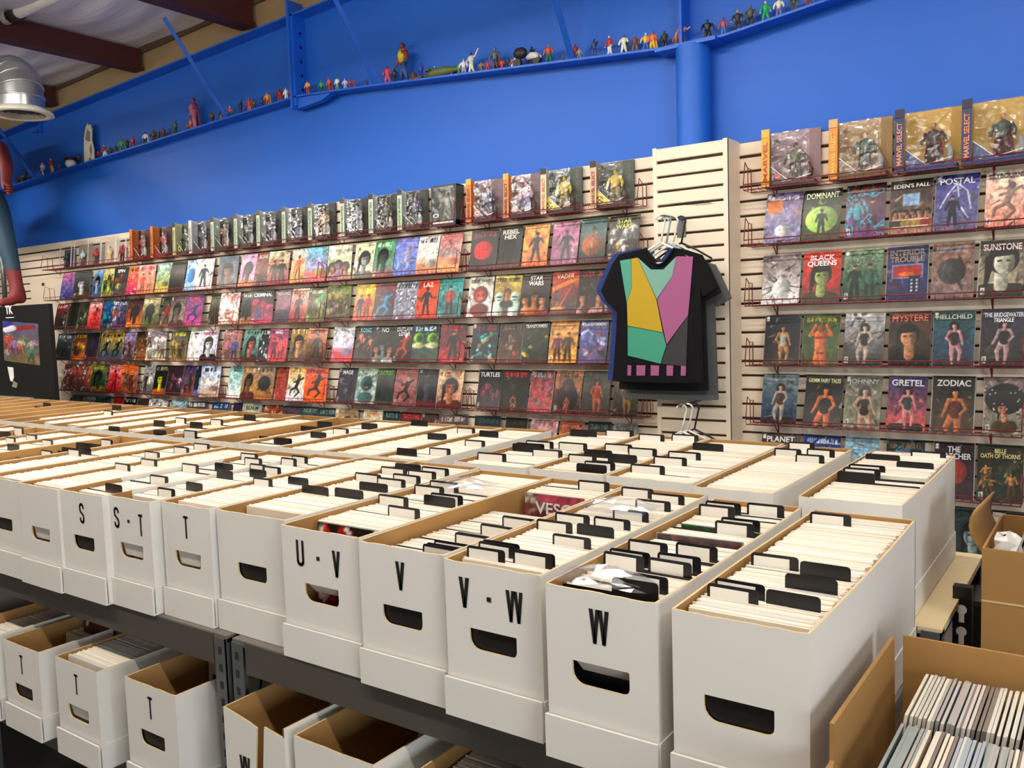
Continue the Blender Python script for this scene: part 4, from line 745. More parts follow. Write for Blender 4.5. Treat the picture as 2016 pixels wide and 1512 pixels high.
link('picture', MB().prism([(-.045, -.001, .22), (.0, -.001, .31), (.045, -.001, .27), (.03, -.001, .19), (-.01, -.001, .2)], (0, -.001, 0)).prism([(.03, -.001, .05), (.055, -.001, .12), (.04, -.001, .17), (.015, -.001, .12)], (0, -.001, 0)).mesh('picture', flat('767a78')), t)
x, z = on_beam(140)
tag(link('toy_bust', MB().ball((0, 0, .045), .055, .05, .045).lathe([(.0, .1), (.06, .098), (.06, .078), (.045, .075)], n=14, mi=1).ball((-.055, .01, .07), .02, mi=1).mesh('toy_bust', [flat('e2ded8'), flat('1c1c20')], True), None, (x, WB-.07, z)), 'white toy head with a black brimmed cap, left on the blue beam', 'figure')
x, z = on_beam(42)
tag(link('toy_horse', MB().tube([(-.07, 0, .05), (.05, 0, .055), (.09, 0, .09)], [.03, .032, .018], 8).ball((.1, 0, .095), .02).tube([(-.06, 0, .05), (-.065, 0, 0)], .01).tube([(.04, .01, .05), (.045, .01, 0)], .01).tube([(.05, -.015, .05), (.055, -.015, 0)], .01).tube([(-.05, -.015, .05), (-.05, -.015, 0)], .01).mesh('toy_horse', flat('33302c'), True), None, (x, WB-.07, z)), 'dark low toy animal at the far left of the blue beam', 'figure')
x, z = on_beam(868)
t = thing('toy_craft', 'flat green toy craft parked on the blue beam', 'toy vehicle', (x, WB-.07, z))
link('hull', MB().tube([(-.13, 0, .03), (-.05, 0, .035), (.06, 0, .035), (.15, 0, .03)], [.015, .035, .03, .008], 8).mesh('hull', flat('5c6a3c'), True), t)
link('fin', MB().box(-.1, -.06, -.04, .04, .05, .06).mesh('fin', flat('465230')), t)
x, z = on_beam(1040)
t = thing('toy_motorbike', 'black toy motorbike with white fairing on the blue beam', 'toy vehicle', (x, WB-.08, z))
for s in (-.07, .07): link('wheel', MB().tube([(s, -.012, .028), (s, .012, .028)], .028, 14).mesh('wheel', flat('1b1b1d')), t)
link('fairing', MB().tube([(.0, 0, .045), (.03, 0, .055), (.06, 0, .05), (.1, 0, .035)], [.012, .022, .022, .008], 8).mesh('fairing', flat('d8d6d0'), True), t)
link('rear_cowl', MB().ball((-.05, 0, .085), .05, .03, .035).mesh('rear_cowl', flat('222226'), True), t)
x, z = on_beam(833)
tag(link('toy_base', MB().box(-.06, .05, -.03, .03, 0, .012).ball((-.03, -.01, .03), .025).mesh('toy_base', flat('4c3a2c')), None, (x-.02, WB-.09, z)), 'small brown toy base at the feet of the bright blue figure', 'figure')  # toy base: brown slab with a rounded lump

# ---------------------------------------------------------------- long comic boxes
TOP = EYE-.44; BOT = EYE-.725; BH = TOP-BOT; TH = .004
def rounded_hole(cx, cz, w, h):
    pts = []; r = h*.55; 
    for a, b, r_, q in ((-w/2, h/2, .002, 90), (-w/2, -h/2, r, 180), (w/2, -h/2, r*.6, 270), (w/2, h/2, .002, 0)):
        ox, oz = (a+r_ if a < 0 else a-r_), (b-r_ if b > 0 else b+r_)
        for k in range(5):
            t = math.radians(q+k*22.5); pts.append((cx+ox+r_*math.cos(t), cz+oz+r_*math.sin(t)))
    return pts
def front_wall(w, h, y0, hole, torn=None):
    bm = bmesh.new(); outer = [(-w/2, 0), (w/2, 0), (w/2, h)]
    k = 9; rr = random.Random(int(w*1e4)+int(h*999))
    for i in range(k): x = w/2-w*(i+1)/(k+1); outer.append((x, h-rr.uniform(0, .0022)))
    outer.append((-w/2, h))
    if torn: outer = [(-w/2, 0), (w/2, 0), (w/2, h*.93), (w*.18, h*.96), (w*.12, h*.6), (w*.02, h*.35), (w*.0, h*.6), (w*.06, h*.93), (-w*.05, h*.95), (-w/2, h)]
    eds = []
    for loop in ([outer]+([rounded_hole(*hole)] if hole else [])):
        vs = [bm.verts.new((x, y0, z)) for x, z in loop]; eds += [bm.edges.new((vs[i], vs[(i+1) % len(vs)])) for i in range(len(vs))]
    bmesh.ops.triangle_fill(bm, use_beauty=True, use_dissolve=False, edges=eds, normal=(0, -1, 0))
    for f in bm.faces:
        f.normal_update()
        if f.normal.y > 0: f.normal_flip()
    me0 = list(bm.faces); ret = bmesh.ops.extrude_face_region(bm, geom=me0)
    nv = [e for e in ret['geom'] if isinstance(e, bmesh.types.BMVert)]; 
    bmesh.ops.translate(bm, vec=(0, TH, 0), verts=nv)
    bm.normal_update()
    v = [tuple(q.co) for q in bm.verts]; bm.verts.index_update(); fs = [tuple(q.index for q in f.verts) for f in bm.faces]
    ms = []
    for f in bm.faces:
        yy = [q.co.y for q in f.verts]
        ms.append(0 if max(yy)-min(yy) < 1e-6 and yy[0] < y0+TH/2 else (1 if max(yy)-min(yy) < 1e-6 else 2))
    bm.free(); return v, fs, ms
def box_shell(w, L, h, hole=True, torn=None, bulge=.004):
    """open long box: origin at front bottom centre, front at y=0"""
    mb = MB(); v, f, m = front_wall(w, h, 0, (0, h-.138, .103, .038) if hole else None, torn)
    mb.v += v; mb.f += f; mb.m += m
    for s in (-1, 1):                         # side walls with a soft outward bow near the rim
        n = 6; X = lambda k, z: s*(w/2+bulge*math.sin(math.pi*k/n)*z)
        for k in range(n):
            ya, yb = L*k/n, L*(k+1)/n; t_ = -s*TH
            o = [(X(k, 0), ya, 0), (X(k+1, 0), yb, 0), (X(k+1, 1), yb, h), (X(k, 1), ya, h)]; q = [(a+t_, b, c) for a, b, c in o]
            mb.add(o, [(0, 1, 2, 3) if s > 0 else (3, 2, 1, 0)], 0); mb.add(q, [(3, 2, 1, 0) if s > 0 else (0, 1, 2, 3)], 1); mb.add([o[3], o[2], q[2], q[3]], [(0, 1, 2, 3) if s > 0 else (3, 2, 1, 0)], 2)
    mb.box(-w/2, w/2, L-TH, L, 0, h, 0); mb.m[-6:] = [0, 1, 0, 0, 0, 2]
    mb.box(-w/2+TH, w/2-TH, TH, L-TH, .0, .004, 1)
    return mb.mesh('box_body', [white_c, white_in, rim_m])
def lid_mesh(w, L):
    mb = MB(); h = .068; e = .004; t = .004
    e = .0018; mb.box(-w/2-e, w/2+e, -e-.008, L+e, -.004, -.0005); mb.box(-w/2-e, w/2+e, -e-.008, -e-.003, -.0005, h); mb.box(-w/2-e, w/2+e, L+e-t, L+e, -.0005, h)
    mb.box(-w/2-e-.001, -w/2-e+.0012, -e, L, -.0005, h-.002); mb.box(w/2+e-.0012, w/2+e+.001, -e, L, -.0005, h-.002)
    return mb.mesh('box_lid', white_c)
def letter_mesh(ch, w, h):
    """heavy condensed stencil-like capitals as flat polygons in the xz plane"""
    mb = MB(); s = w*.3
    def poly(*p): mb.add([(x-w/2, 0, z-h/2) for x, z in p], [tuple(range(len(p)))])
    def stroke(pts, t):
        for (x0, z0), (x1, z1) in zip(pts, pts[1:]):
            dx, dz = x1-x0, z1-z0; l = math.hypot(dx, dz); nx, nz = -dz/l*t/2, dx/l*t/2; ex, ez = dx/l*t*.12, dz/l*t*.12
            poly((x0-nx-ex, z0-nz-ez), (x1-nx+ex, z1-nz+ez), (x1+nx+ex, z1+nz+ez), (x0+nx-ex, z0+nz-ez))
    def vee(x0, x1, s):
        s *= 1.22
        m = (x0+x1)/2; poly((x0, h), (x0+s, h), (m+s*.42, 0), (m-s*.42, 0)); poly((x1-s, h), (x1, h), (m+s*.42, 0), (m-s*.42, 0))
    if ch == 'T': s = w*.34; poly((0, h-s*.95), (w, h-s*.95), (w, h), (0, h)); poly((w/2-s/2, 0), (w/2+s/2, 0), (w/2+s/2, h), (w/2-s/2, h))
    elif ch == 'V': vee(0, w, s)
    elif ch == 'W': vee(0, w*.54, w*.17); vee(w*.46, w, w*.17)
    else:
        r = w/2-s/2; c = w/2
        A = lambda a0, a1, cz: [(c+r*math.cos(math.radians(a)), cz+r*math.sin(math.radians(a))) for a in range(a0, a1+(1 if a1 > a0 else -1), 15 if a1 > a0 else -15)]
        if ch == 'U': stroke([(s/2, h)]+A(180, 360, w/2)+[(w-s/2, h)], s)
        else: stroke([(c+r, h-w*.62)]+A(0, 180, h-w/2)+[(c-r, h-w*.62), (c-r*.9, h*.6), (c+r*.9, h*.4), (c+r, w*.62)]+A(0, -180, w/2)+[(c-r, w*.62)], s)
    return mb.mesh('letter_mark', ink)
BOXN = {}
def long_box(xc, yf, w, phrase, short, letters=None, hole=True, flap=0, fill=((.02, .985, -.008),), zb=None, row='', h=None, L=.715, torn=None, group=None, lean=.05, lid=True, dense=1.0):
    h = h or BH; zb = BOT if zb is None else zb
    o = link('long_box', box_shell(w, L, h, hole, torn), None, (xc, yf, zb)); tag(o, phrase, 'box', group)
    if letters:
        n = len(letters); 
        for k, ch in enumerate(letters):
            cx = (k-(n-1)/2)*.055 if n > 1 else 0
            hh, ww = (.056, {'W': .036, 'T': .019}.get(ch, .024)) if ch != '.' else (.0085, .0095)
            m_ = letter_mesh(ch, ww, hh) if ch != '.' else MB().box(-ww/2, ww/2, -.0002, 0, -hh/2, hh/2).mesh('letter_mark', ink)
            link('letter_mark', m_, o, (cx-.005*(n > 1), -.0008, h-.056-(.004*k if n > 1 else 0)))
    if flap: link('handle_flap', MB().add([(-.049, TH+.002, h-.12), (.049, TH+.002, h-.12), (.047, TH+.002+(.02 if flap > 1 else .006), h-.138-(.006 if flap > 1 else .017)), (-.047, TH+.002+(.02 if flap > 1 else .006), h-.138-(.006 if flap > 1 else .017))], [(0, 1, 2, 3)]).mesh('handle_flap', white_c), o)
    if lid:
        ld = link('box_lid', lid_mesh(w, L), None, (xc, yf, zb-.0005)); tag(ld, 'white card lid cupping the bottom of the '+short, 'lid', 'box lids' if not group else 'lids of '+group)
    # contents: bagged comics seen edge-on
    if fill:
        mb = MB(); rr = random.Random(int(xc*1000)+int(yf*77))
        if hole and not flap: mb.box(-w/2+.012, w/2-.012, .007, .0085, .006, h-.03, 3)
        for t0, t1, dz in fill:
            y = .012+t0*(L-.02); ye = t1*(L-.012)
            while y < ye:
                th = rr.uniform(.0024, .0042); sh = lean*(h-.03)
                wv = w-.02; jx = rr.uniform(-.004, .004); tz = h+dz-rr.uniform(0, .0035)
                y1 = min(y, L-TH-.004-max(0, sh))
                if y+sh+th > L-TH-.002: break
                mb.box(-wv/2+jx, wv/2+jx, y, y+th, .006, tz, rr.choice((0, 0, 0, 1, 1, 2)), sh)
                y += th+rr.uniform(.0001, .0007)/dense
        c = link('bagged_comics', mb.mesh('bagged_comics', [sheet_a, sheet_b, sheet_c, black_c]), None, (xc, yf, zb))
        tag(c, 'bagged comics filed edge-up in the '+short, 'comics', None, 'stuff')
    return dict(xc=xc, yf=yf, w=w, L=L, h=h, zb=zb, phrase=phrase, short=short, lean=lean, fill=fill, n=[])
def px_span(a, b, y_hint=None):
    A, B = onz(a[0], a[1], TOP), onz(b[0], b[1], TOP); return A, B
BOXES = []
R1B = [((34, 950), (114, 964), 'white unlettered long box left of the S box, front row', 'blank box left of S', None, 1, ((.02, .98, -.006),)),
       ((114, 963), (205, 977), 'white long box lettered S, front row', 'S box', 'S', 0, ((.03, .98, -.01),)),
       ((207, 975), (300, 988), 'white long box lettered S-T, front row', 'S-T box', 'S.T', 1, ((.05, .98, -.008),)),
       ((305, 988), (425, 1000), 'white long box lettered T, front row', 'front-row T box', 'T', 1, ((.02, .98, -.004),)),
       ((428, 1000), (557, 1026), 'white unlettered long box between the T and U-V boxes, front row', 'blank box beside U-V', None, 0, ((.08, .985, -.006),)),
       ((558, 1030), (702, 1062), 'white long box lettered U-V, front row', 'U-V box', 'U.V', 2, ((.1, .985, -.008),)),
       ((703, 1063), (876, 1094), 'white long box lettered V, front row', 'V box', 'V', 0, ((.06, .6, -.03), (.78, .985, -.008))),
       ((877, 1096), (1062, 1137), 'white long box lettered V-W, front row', 'V-W box', 'V.W', 0, ((.02, .985, -.006),)),
       ((1066, 1148), (1300, 1187), 'white long box lettered W, front row', 'front-row W box', 'W', 2, ((.03, .52, -.012), (.56, .985, -.01))),
       ((1315, 1198), (1602, 1248), 'white unlettered long box at the right end of the front row', 'front row end box', None, 0, ((.02, .985, -.006),))]
FRONT = 'long boxes in the front row'; BACK = 'long boxes in the back row'
xl = onz(34, 950, TOP)[0]; k = 0
fx = [(-2.84, -2.61), (-3.07, -2.85), (-3.3, -3.08), (-3.53, -3.31), (-3.76, -3.54), (-3.99, -3.77), (-4.22, -4.0), (-4.45, -4.23)]
for k, (a, b) in enumerate(fx):
    BOXES.append(long_box((a+b)/2, 1.185, b-a-.008, 'white long box in the front row, %s to the left of the S box' % NW[k+1], NW[k+1]+' box left of S', None, True, k % 2, ((.02+.05*(k % 3), .98, -.008-.02*(k % 3 == 2)),), group=FRONT))
for a, b, ph, shn, lt, fl, fill in R1B:
    A, B = px_span(a, b); w = B[0]-A[0]-.009; yf = (A[1]+B[1])/2
    BOXES.append(long_box((A[0]+B[0])/2, yf, w, ph, shn, lt, True, fl, fill, group=FRONT, dense=1.2 if lt != 'V' else .5))
R2E = [(-.609, -.381), (-.868, -.662), (-1.13, -.876), (-1.378, -1.136), (-1.655, -1.386)]
NTH = ['right-end', 'second from the right', 'third from the right', 'fourth from the right', 'fifth from the right']
b2 = -1.735
while b2 > -6.5: R2E.append((b2-.222, b2)); b2 -= .232
for k, (a, b) in enumerate(R2E):
    ph = 'white long box in the back row, %s' % (NTH[k] if k < 5 else NW[k-5]+' to the left of the gap'); shn = 'rear box %s' % (NTH[k].replace(' the', '') if k < 5 else NW[k-5]+' left of gap')
    rr = random.Random(k*5+1); dz = -.006
    fill = ((.03, .985, -.008),)
    if k == 0: fill = ((.02, .45, -.012), (.46, .985, .0))
    if k > 8: fill = ((rr.uniform(.02, .25), rr.uniform(.8, .98), rr.choice((-.008, -.012, -.03))),)
    if k > 15: fill = ((rr.uniform(.05, .4), rr.uniform(.7, .98), rr.choice((-.012, -.04, -.06))),)
    BOXES.append(long_box((a+b)/2, 1.975+.03*(k in (2, 3, 4)), b-a-.006, ph, shn, None, False, 0, fill, group=BACK, dense=1.2))
# lower shelf boxes
LZ = EYE-.875; LB = LZ-BH
LOW = 'long boxes on the lower shelf'
LOWB = []
for a, b, lt, ph, shn, dz, fl, fill, torn in [(-2.93, -2.72, None, 'white long box on the lower shelf, at the picture\'s left edge', 'leftmost lower-shelf box', -.03, 0, ((.03, .98, -.03),), None), (-2.675, -2.47, 'T', 'white T box on the lower shelf with a maroon comic leaning inside', 'lower T box with maroon comic', -.03, 0, ((.22, .98, -.035),), None),
      (-2.375, -2.165, 'T', 'white T box on the lower shelf with a bowed full front', 'bowed lower T box', -.02, 1, ((.01, .98, -.004),), None), (-2.03, -1.815, 'T', 'white T box on the lower shelf beside the steel posts', 'lower T box beside the posts', .0, 0, ((.3, .98, -.03),), None),
      (-1.63, -1.425, None, 'torn white W box on the lower shelf', 'torn lower W box', .02, 0, ((.4, .98, -.05),), True), (-1.395, -1.165, None, 'open white box on the lower shelf, right of the torn W box', 'lower box right of torn W', .015, 0, ((.5, .98, -.06),), None), (-1.1, -.88, None, 'white long box on the lower shelf, hidden under the V-W box', 'lower box under V-W', 0, 0, ((.1, .98, -.03),), None)]:
    LOWB.append(long_box((a+b)/2, 1.135, b-a, ph, shn, lt, not torn and lt is not None, fl, fill, zb=LB, h=BH+dz, torn=torn, group=LOW))
tb = LOWB[4]
link('letter_mark', letter_mesh('W', .036, .062), [o for o in COL.objects if o.get('label') == tb['phrase']][0], (-.035, -.001, BH*.62))
# comics that show their covers inside boxes
comic((LOWB[1]['xc']+.02, LOWB[1]['yf']+.16, LB+.01), (-.25, .06, 0), ('722 611 ddd eee', 'o', '', '', ''), 'maroon-covered comic leaning in the left lower T box', 'comics showing covers inside boxes', h=.262)
comic((LOWB[5]['xc']+.02, LOWB[5]['yf']+.3, LB+.01), (-.35, .1, 0), ('322 433 a55 344', 's', '', '', ''), 'dark red and grey comic leaning in the open lower box', 'comics showing covers inside boxes', h=.262)
comic((LOWB[6]['xc']+.05, LOWB[6]['yf']+.008, LB+.03), (-.03, 0, 0), ('221 322 433 544', 's', '766', 'DEAT', ''), 'black comic lettered in grey at the bottom edge, lower shelf', 'comics showing covers inside boxes', h=.25)
bv = BOXES[len(fx)+6]; bu = BOXES[len(fx)+5]; bw = BOXES[len(fx)+8]
o = comic((bv['xc'], bv['yf']+.545, BOT+.018), (-.03, 0, 0), ('a56 744 865 ccb', 's', 'ddd', 'VESC', ''), 'maroon comic with grey lettering facing forward in the V box', 'comics showing covers inside boxes', h=.262)
o = comic((bu['xc'], bu['yf']+.062, BOT+.018), (-.05, 0, 0), ('222 832 c33 eee', 's', 'eee', 'THE', ''), 'black and red comic at the front of the U-V box', 'comics showing covers inside boxes', h=.262)
comic((bw['xc'], bw['yf']+.385, BOT+.02), (-.02, .0, .05), ('655 865 a65 665', 's', '', '', ''), 'brown-pink comic facing forward halfway down the W box', 'comics showing covers inside boxes', h=.262)
comic((bw['xc']+.01, bw['yf']+.47, BOT+.02), (-.02, .0, -.02), ('363 544 353 755', 's', '', '', ''), 'green comic facing forward deeper in the W box', 'comics showing covers inside boxes', h=.262)

# ---------------------------------------------------------------- tab dividers
DV = {}
def divider_mesh(w, side, zt_):
    k = (round(w, 3), side, round(zt_, 3))
    if k in DV: return DV[k]
    h = zt_; tw = w*.46; x0 = -w/2+.004 if side < 0 else w/2-.004-tw; x1 = x0+tw; b = h-.024
    pts = [(-w/2, .012), (w/2, .012), (w/2, b)]
    def arc(cx, cz, r, a0): return [(cx+r*math.cos(math.radians(a0+30*q)), cz+r*math.sin(math.radians(a0+30*q))) for q in range(4)]
    pts += [(x1, b)]+arc(x1-.006, h-.006, .006, 0)+arc(x0+.006, h-.006, .006, 90)+[(x0, b), (-w/2, b)]
    me = MB().prism([(a, 0, c) for a, c in pts], (0, .0012, 0)).mesh('tab_divider', black_p)
    lb = MB().prism([(x0+.005, -.0003, h-.034), (x1-.015, -.0003, h-.034), (x1-.015, -.0003, h-.005), (x0+.005, -.0003, h-.005)], (0, -.0004, 0)).mesh('label', paper)
    DV[k] = (me, lb); return DV[k]
PICK = [((1000, 800), [(1155, 1212, 'w'), (1242, 1196, 'w'), (1417, 1085, 'w'), (1445, 1052, 'w'), (1800, 1125, 'k'), (1890, 1025, 'k'), (1660, 892, 'w'), (1940, 945, 'k'),
    (790, 1040, 'k'), (540, 1045, 'w'), (910, 1012, 'w'), (792, 892, 'w'), (835, 872, 'w'), (1098, 935, 'w'), (935, 815, 'w'), (1148, 900, 'w'), (1230, 835, 'w'), (1457, 702, 'w'), (1465, 678, 'w'), (1275, 592, 'w'), (1310, 572, 'w'), (1610, 590, 'w'),
    (150, 868, 'w'), (30, 830, 'w'), (397, 770, 'w'), (582, 715, 'k'), (290, 680, 'w'), (402, 640, 'w'), (665, 672, 'w'), (772, 620, 'w'), (945, 567, 'w'), (1035, 530, 'w'), (825, 490, 'w'),
    (500, 345, 'k'), (490, 325, 'w'), (472, 290, 'w'), (570, 262, 'k'), (728, 290, 'k'), (702, 227, 'w'), (847, 252, 'w'), (877, 352, 'w'), (1025, 305, 'w'), (1117, 275, 'w'), (1278, 345, 'k'), (1240, 225, 'k'),
    (1700, 255, 'w'), (1865, 292, 'w'), (1912, 258, 'w'), (1755, 215, 'w'), (432, 140, 'k'), (490, 122, 'w'), (662, 142, 'w'), (160, 222, 'k'), (245, 258, 'w'), (400, 217, 'w'), (905, 170, 'w'), (1082, 170, 'w')]),
  ((1344, 840), [(1142, 232, 'w'), (1122, 253, 'w'), (1097, 278, 'k'), (1195, 168, 'k'), (1397, 213, 'k'), (1435, 148, 'w'), (850, 513, 'w')]),
  ((500, 780), [(1275, 955, 'w'), (1332, 893, 'w'), (1652, 925, 'w'), (1445, 862, 'w'), (1062, 808, 'w'), (1110, 793, 'w'), (1227, 750, 'w'), (1375, 698, 'w'), (1427, 778, 'w'), (1492, 652, 'w'), (1550, 738, 'w'), (1242, 848, 'w'), (1892, 465, 'w'), (1960, 500, 'w'),
    (862, 595, 'w'), (952, 665, 'w'), (1132, 598, 'k'), (1055, 533, 'w'), (1100, 505, 'w'), (1190, 588, 'w'), (1477, 415, 'w'), (1650, 440, 'w'), (395, 538, 'k'), (592, 555, 'k'), (750, 520, 'k'), (705, 463, 'w'), (852, 493, 'w'), (950, 470, 'w'), (1045, 448, 'w'), (1147, 430, 'w'), (932, 405, 'k'), (1160, 372, 'k'), (900, 430, 'w'),
    (985, 145, 'k'), (725, 165, 'k'), (1117, 225, 'k'), (1292, 190, 'w'), (1397, 150, 'k'), (1437, 210, 'k'), (1647, 165, 'w'), (625, 313, 'k'), (830, 305, 'k'), (1290, 260, 'w'), (1120, 310, 'w'), (467, 155, 'k'), (500, 190, 'w'), (610, 190, 'w'), (112, 210, 'k'), (370, 213, 'k'), (130, 245, 'k'), (187, 310, 'w'), (1495, 345, 'w'), (1655, 290, 'k'), (1740, 270, 'w')]),
  ((0, 760), [(622, 145, 'w'), (697, 115, 'k'), (680, 240, 'k'), (980, 265, 'k'), (1090, 260, 'w'), (1325, 300, 'k'), (1630, 308, 'k'), (1517, 293, 'w'), (1660, 268, 'w'), (1465, 170, 'k'), (1025, 185, 'w'), (942, 205, 'k'), (1135, 212, 'k'), (1252, 195, 'w'), (845, 265, 'k'), (315, 215, 'w'), (155, 115, 'k'), (260, 100, 'k'),
    (355, 350, 'k'), (472, 362, 'k'), (132, 390, 'w'), (70, 345, 'k'), (197, 290, 'w'), (72, 305, 'w'), (97, 245, 'w'), (25, 270, 'k'), (257, 345, 'w'), (300, 320, 'w'), (625, 315, 'w'), (707, 320, 'w'), (470, 335, 'k'), (60, 415, 'w'), (405, 370, 'w'),
    (930, 530, 'w'), (637, 575, 'k'), (1070, 455, 'w'), (825, 425, 'w'), (855, 383, 'w'), (670, 452, 'w'), (1115, 365, 'w'), (1210, 343, 'w'), (1205, 580, 'k'), (1040, 615, 'w'), (1317, 500, 'k'), (1330, 460, 'k'), (1477, 490, 'k'), (1607, 478, 'w'), (1525, 463, 'w'), (1487, 425, 'w'), (1475, 398, 'w'), (1732, 430, 'w'), (1760, 413, 'w'), (1687, 368, 'w'), (1585, 550, 'w'), (1735, 540, 'k')])]
COUNT = NW
found = {}
for (ox, oy), lst in PICK:
    for cx, cyy, kd in lst:
        P = onz(ox+cx/3, oy+cyy/3, TOP+.014)
        for bi, b in enumerate(BOXES):
            if abs(P[0]-b['xc']) < b['w']/2 and b['yf']+.015 < P[1] < b['yf']+b['L']-.012: found.setdefault(bi, []).append((P[1], P[0], kd)); break
# the low boxes keep a few as well
for bi, l in found.items():
    b = BOXES[bi]; l.sort(); last = -9; n = 0
    for y, x, kd in l:
        if y-last < .005: y = last+.005
        last = y
        if y > b['yf']+b['L']-.012: continue
        side = -1 if x < b['xc'] else 1
        h = b['h']+.014; w = b['w']-.024
        if b['fill'] and b['fill'][0][2] < -.02 and y < b['yf']+.45: h -= .022
        me, lb = divider_mesh(w, side, h)
        sh = b['lean']*h
        o = link('tab_divider', me, None, (b['xc'], max(b['yf']+.006, y-sh-.0006), b['zb']+.002), (-math.atan(b['lean']), 0, random.uniform(-.03, .03)))
        tag(o, '%s tab divider, %s from the front, %s' % ('white-labelled' if kd == 'w' else 'plain black', COUNT[n], b['short']), 'divider', 'tab dividers in the long boxes')
        if kd == 'w': link('label', lb, o)
        n += 1
for bi, (dy, side, tl) in [(3, (.2, -1, .1)), (3, (.34, 1, .02)), (2, (.33, -1, 0)), (2, (.3, 1, 0)), (4, (.32, -1, .0)), (4, (.36, 1, .02)), (0, (.3, 1, 0)), (1, (.4, -1, .03))]:
    b = LOWB[bi]; me, lb = divider_mesh(b['w']-.024, side, b['h']+.002)
    o = link('tab_divider', me, None, (b['xc'], b['yf']+dy, b['zb']+.003), (-.06-tl, tl, .02)); link('label', lb, o)
    tag(o, 'black divider with white %s label, %s in the %s' % ('left' if side < 0 else 'right', 'deeper' if dy > .31 else 'nearer', b['short']), 'divider', 'tab dividers in the lower boxes')
# loose clear bags on top of the box contents
def bag(xc, yc, z, w, d, label, seed):
    rr = np.random.RandomState(seed); n = 9; v = []
    for j in range(n):
        for i in range(n):
            u, q = i/(n-1), j/(n-1); v.append((xc+(u-.5)*w, yc+(q-.5)*d, z+.022*math.sin(math.pi*u)*math.sin(math.pi*q)*rr.uniform(.4, 1.2)+rr.uniform(0, .004)))
    f = [(j*n+i, j*n+i+1, (j+1)*n+i+1, (j+1)*n+i) for j in range(n-1) for i in range(n-1)]
    tag(link('plastic_bag', MB().add(v, f).mesh('plastic_bag', bagm)), label, 'plastic bag', 'clear bags on the boxes')
bag(bw['xc']-.015, bw['yf']+.06, TOP+.001, .17, .09, 'crumpled clear bag over the front of the W box', 1)
b8 = BOXES[len(fx)+7]; bag(b8['xc']+.01, b8['yf']+.46, TOP+.012, .16, .12, 'crumpled clear bag on the V-W box contents', 2)
bag(bu['xc'], bu['yf']+.5, TOP+.006, .15, .1, 'flat clear bag on the U-V box contents', 4)

# ---------------------------------------------------------------- steel shelving under the boxes
def shelf_unit(xa, xb, ya, yb, label, post_at=True):
    t = thing('steel_shelving', label, 'shelving', (0, 0, 0), group='steel shelving units')
    for zt_, nm in ((BOT-.0055, 'upper'), (LB-.0055, 'lower')):
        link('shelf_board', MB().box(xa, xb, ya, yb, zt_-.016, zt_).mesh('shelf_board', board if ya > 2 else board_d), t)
        for y in (ya-.004, yb-.028): link('shelf_beam', MB().box(xa+.05, xb-.05, y, y+.03, zt_-.075, zt_-.001).mesh('shelf_beam', steel), t)
        for x in (xa+.02, xb-.05): link('side_beam', MB().box(x, x+.03, ya+.03, yb-.03, zt_-.07, zt_-.017).mesh('side_beam', steel), t)
    for x, s in ((xa, 1), (xb, -1)):
        for y, q in ((ya-.006, 1), (yb+.002, -1)):
            mb = MB(); mb.box(min(x, x+s*.042), max(x, x+s*.042), min(y, y+q*.003), max(y, y+q*.003), 0, BOT-.012); mb.box(min(x, x+s*.003), max(x, x+s*.003), min(y, y+q*.042), max(y, y+q*.042), 0, BOT-.012)
            p = link('post', mb.mesh('post', post_m), t)
            hb = MB()
            for k in range(18):
                z = .06+k*.042
                if z < BOT-.03: hb.box(x+s*.021-.006, x+s*.021+.006, y-q*.0008, y+q*.0002, z, z+.018)
            link('slot_holes', hb.mesh('slot_holes', hole_m), p)
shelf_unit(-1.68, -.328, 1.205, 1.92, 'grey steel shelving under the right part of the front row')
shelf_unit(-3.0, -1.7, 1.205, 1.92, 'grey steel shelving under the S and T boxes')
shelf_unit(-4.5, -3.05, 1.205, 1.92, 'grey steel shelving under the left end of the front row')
shelf_unit(-1.7, -.318, 2.06, 2.74, 'grey steel shelving under the right part of the back row')
shelf_unit(-4.1, -1.76, 2.06, 2.74, 'grey steel shelving under the middle of the back row')
shelf_unit(-6.6, -4.15, 2.06, 2.74, 'grey steel shelving under the left part of the back row')

# ---------------------------------------------------------------- cartons on the right
def carton(name, label, x0, x1, y0, y1, zb, zt_, flap=None, th=.005):
    t = thing(name, label, 'carton', (0, 0, 0))
    link('panel', MB().box(x0, x1, y0, y0+th, zb, zt_).mesh('panel', kraft), t); link('panel', MB().box(x0, x1, y1-th, y1, zb, zt_).mesh('panel', kraft), t)
    link('panel', MB().box(x0, x0+th, y0+th, y1-th, zb, zt_).mesh('panel', kraft), t); link('panel', MB().box(x1-th, x1, y0+th, y1-th, zb, zt_).mesh('panel', kraft), t)
    link('base', MB().box(x0, x1, y0, y1, zb-.004, zb).mesh('base', kraft), t)
    return t
cz = EYE-.885
tag(link('carton_pile', MB().box(-.28, .16, 1.0, 1.48, 0, cz-.006).mesh('carton_pile', kraft)), 'closed brown carton standing under the open carton of loose comics', 'carton')
ct = thing('open_carton', 'open brown carton packed with loose comics, front right corner', 'carton', (0, 0, 0))
x0, x1, y0, y1, z1 = -.298, .16, .985, 1.485, EYE-.545
link('panel', MB().box(x0+.012, x1, y1-.005, y1, cz, z1).mesh('panel', kraft), ct); link('panel', MB().box(x0, x1, y0, y0+.005, cz, z1-.06).mesh('panel', kraft), ct)
link('panel', MB().prism([(x0, y0+.1, cz), (x0, y1-.02, cz), (x0-.004, y1-.02, z1), (x0-.006, y0+.13, z1), (x0-.006, y0+.13, z1-.05), (x0, y0+.08, z1-.06)], (.006, 0, 0)).mesh('panel', kraft), ct)
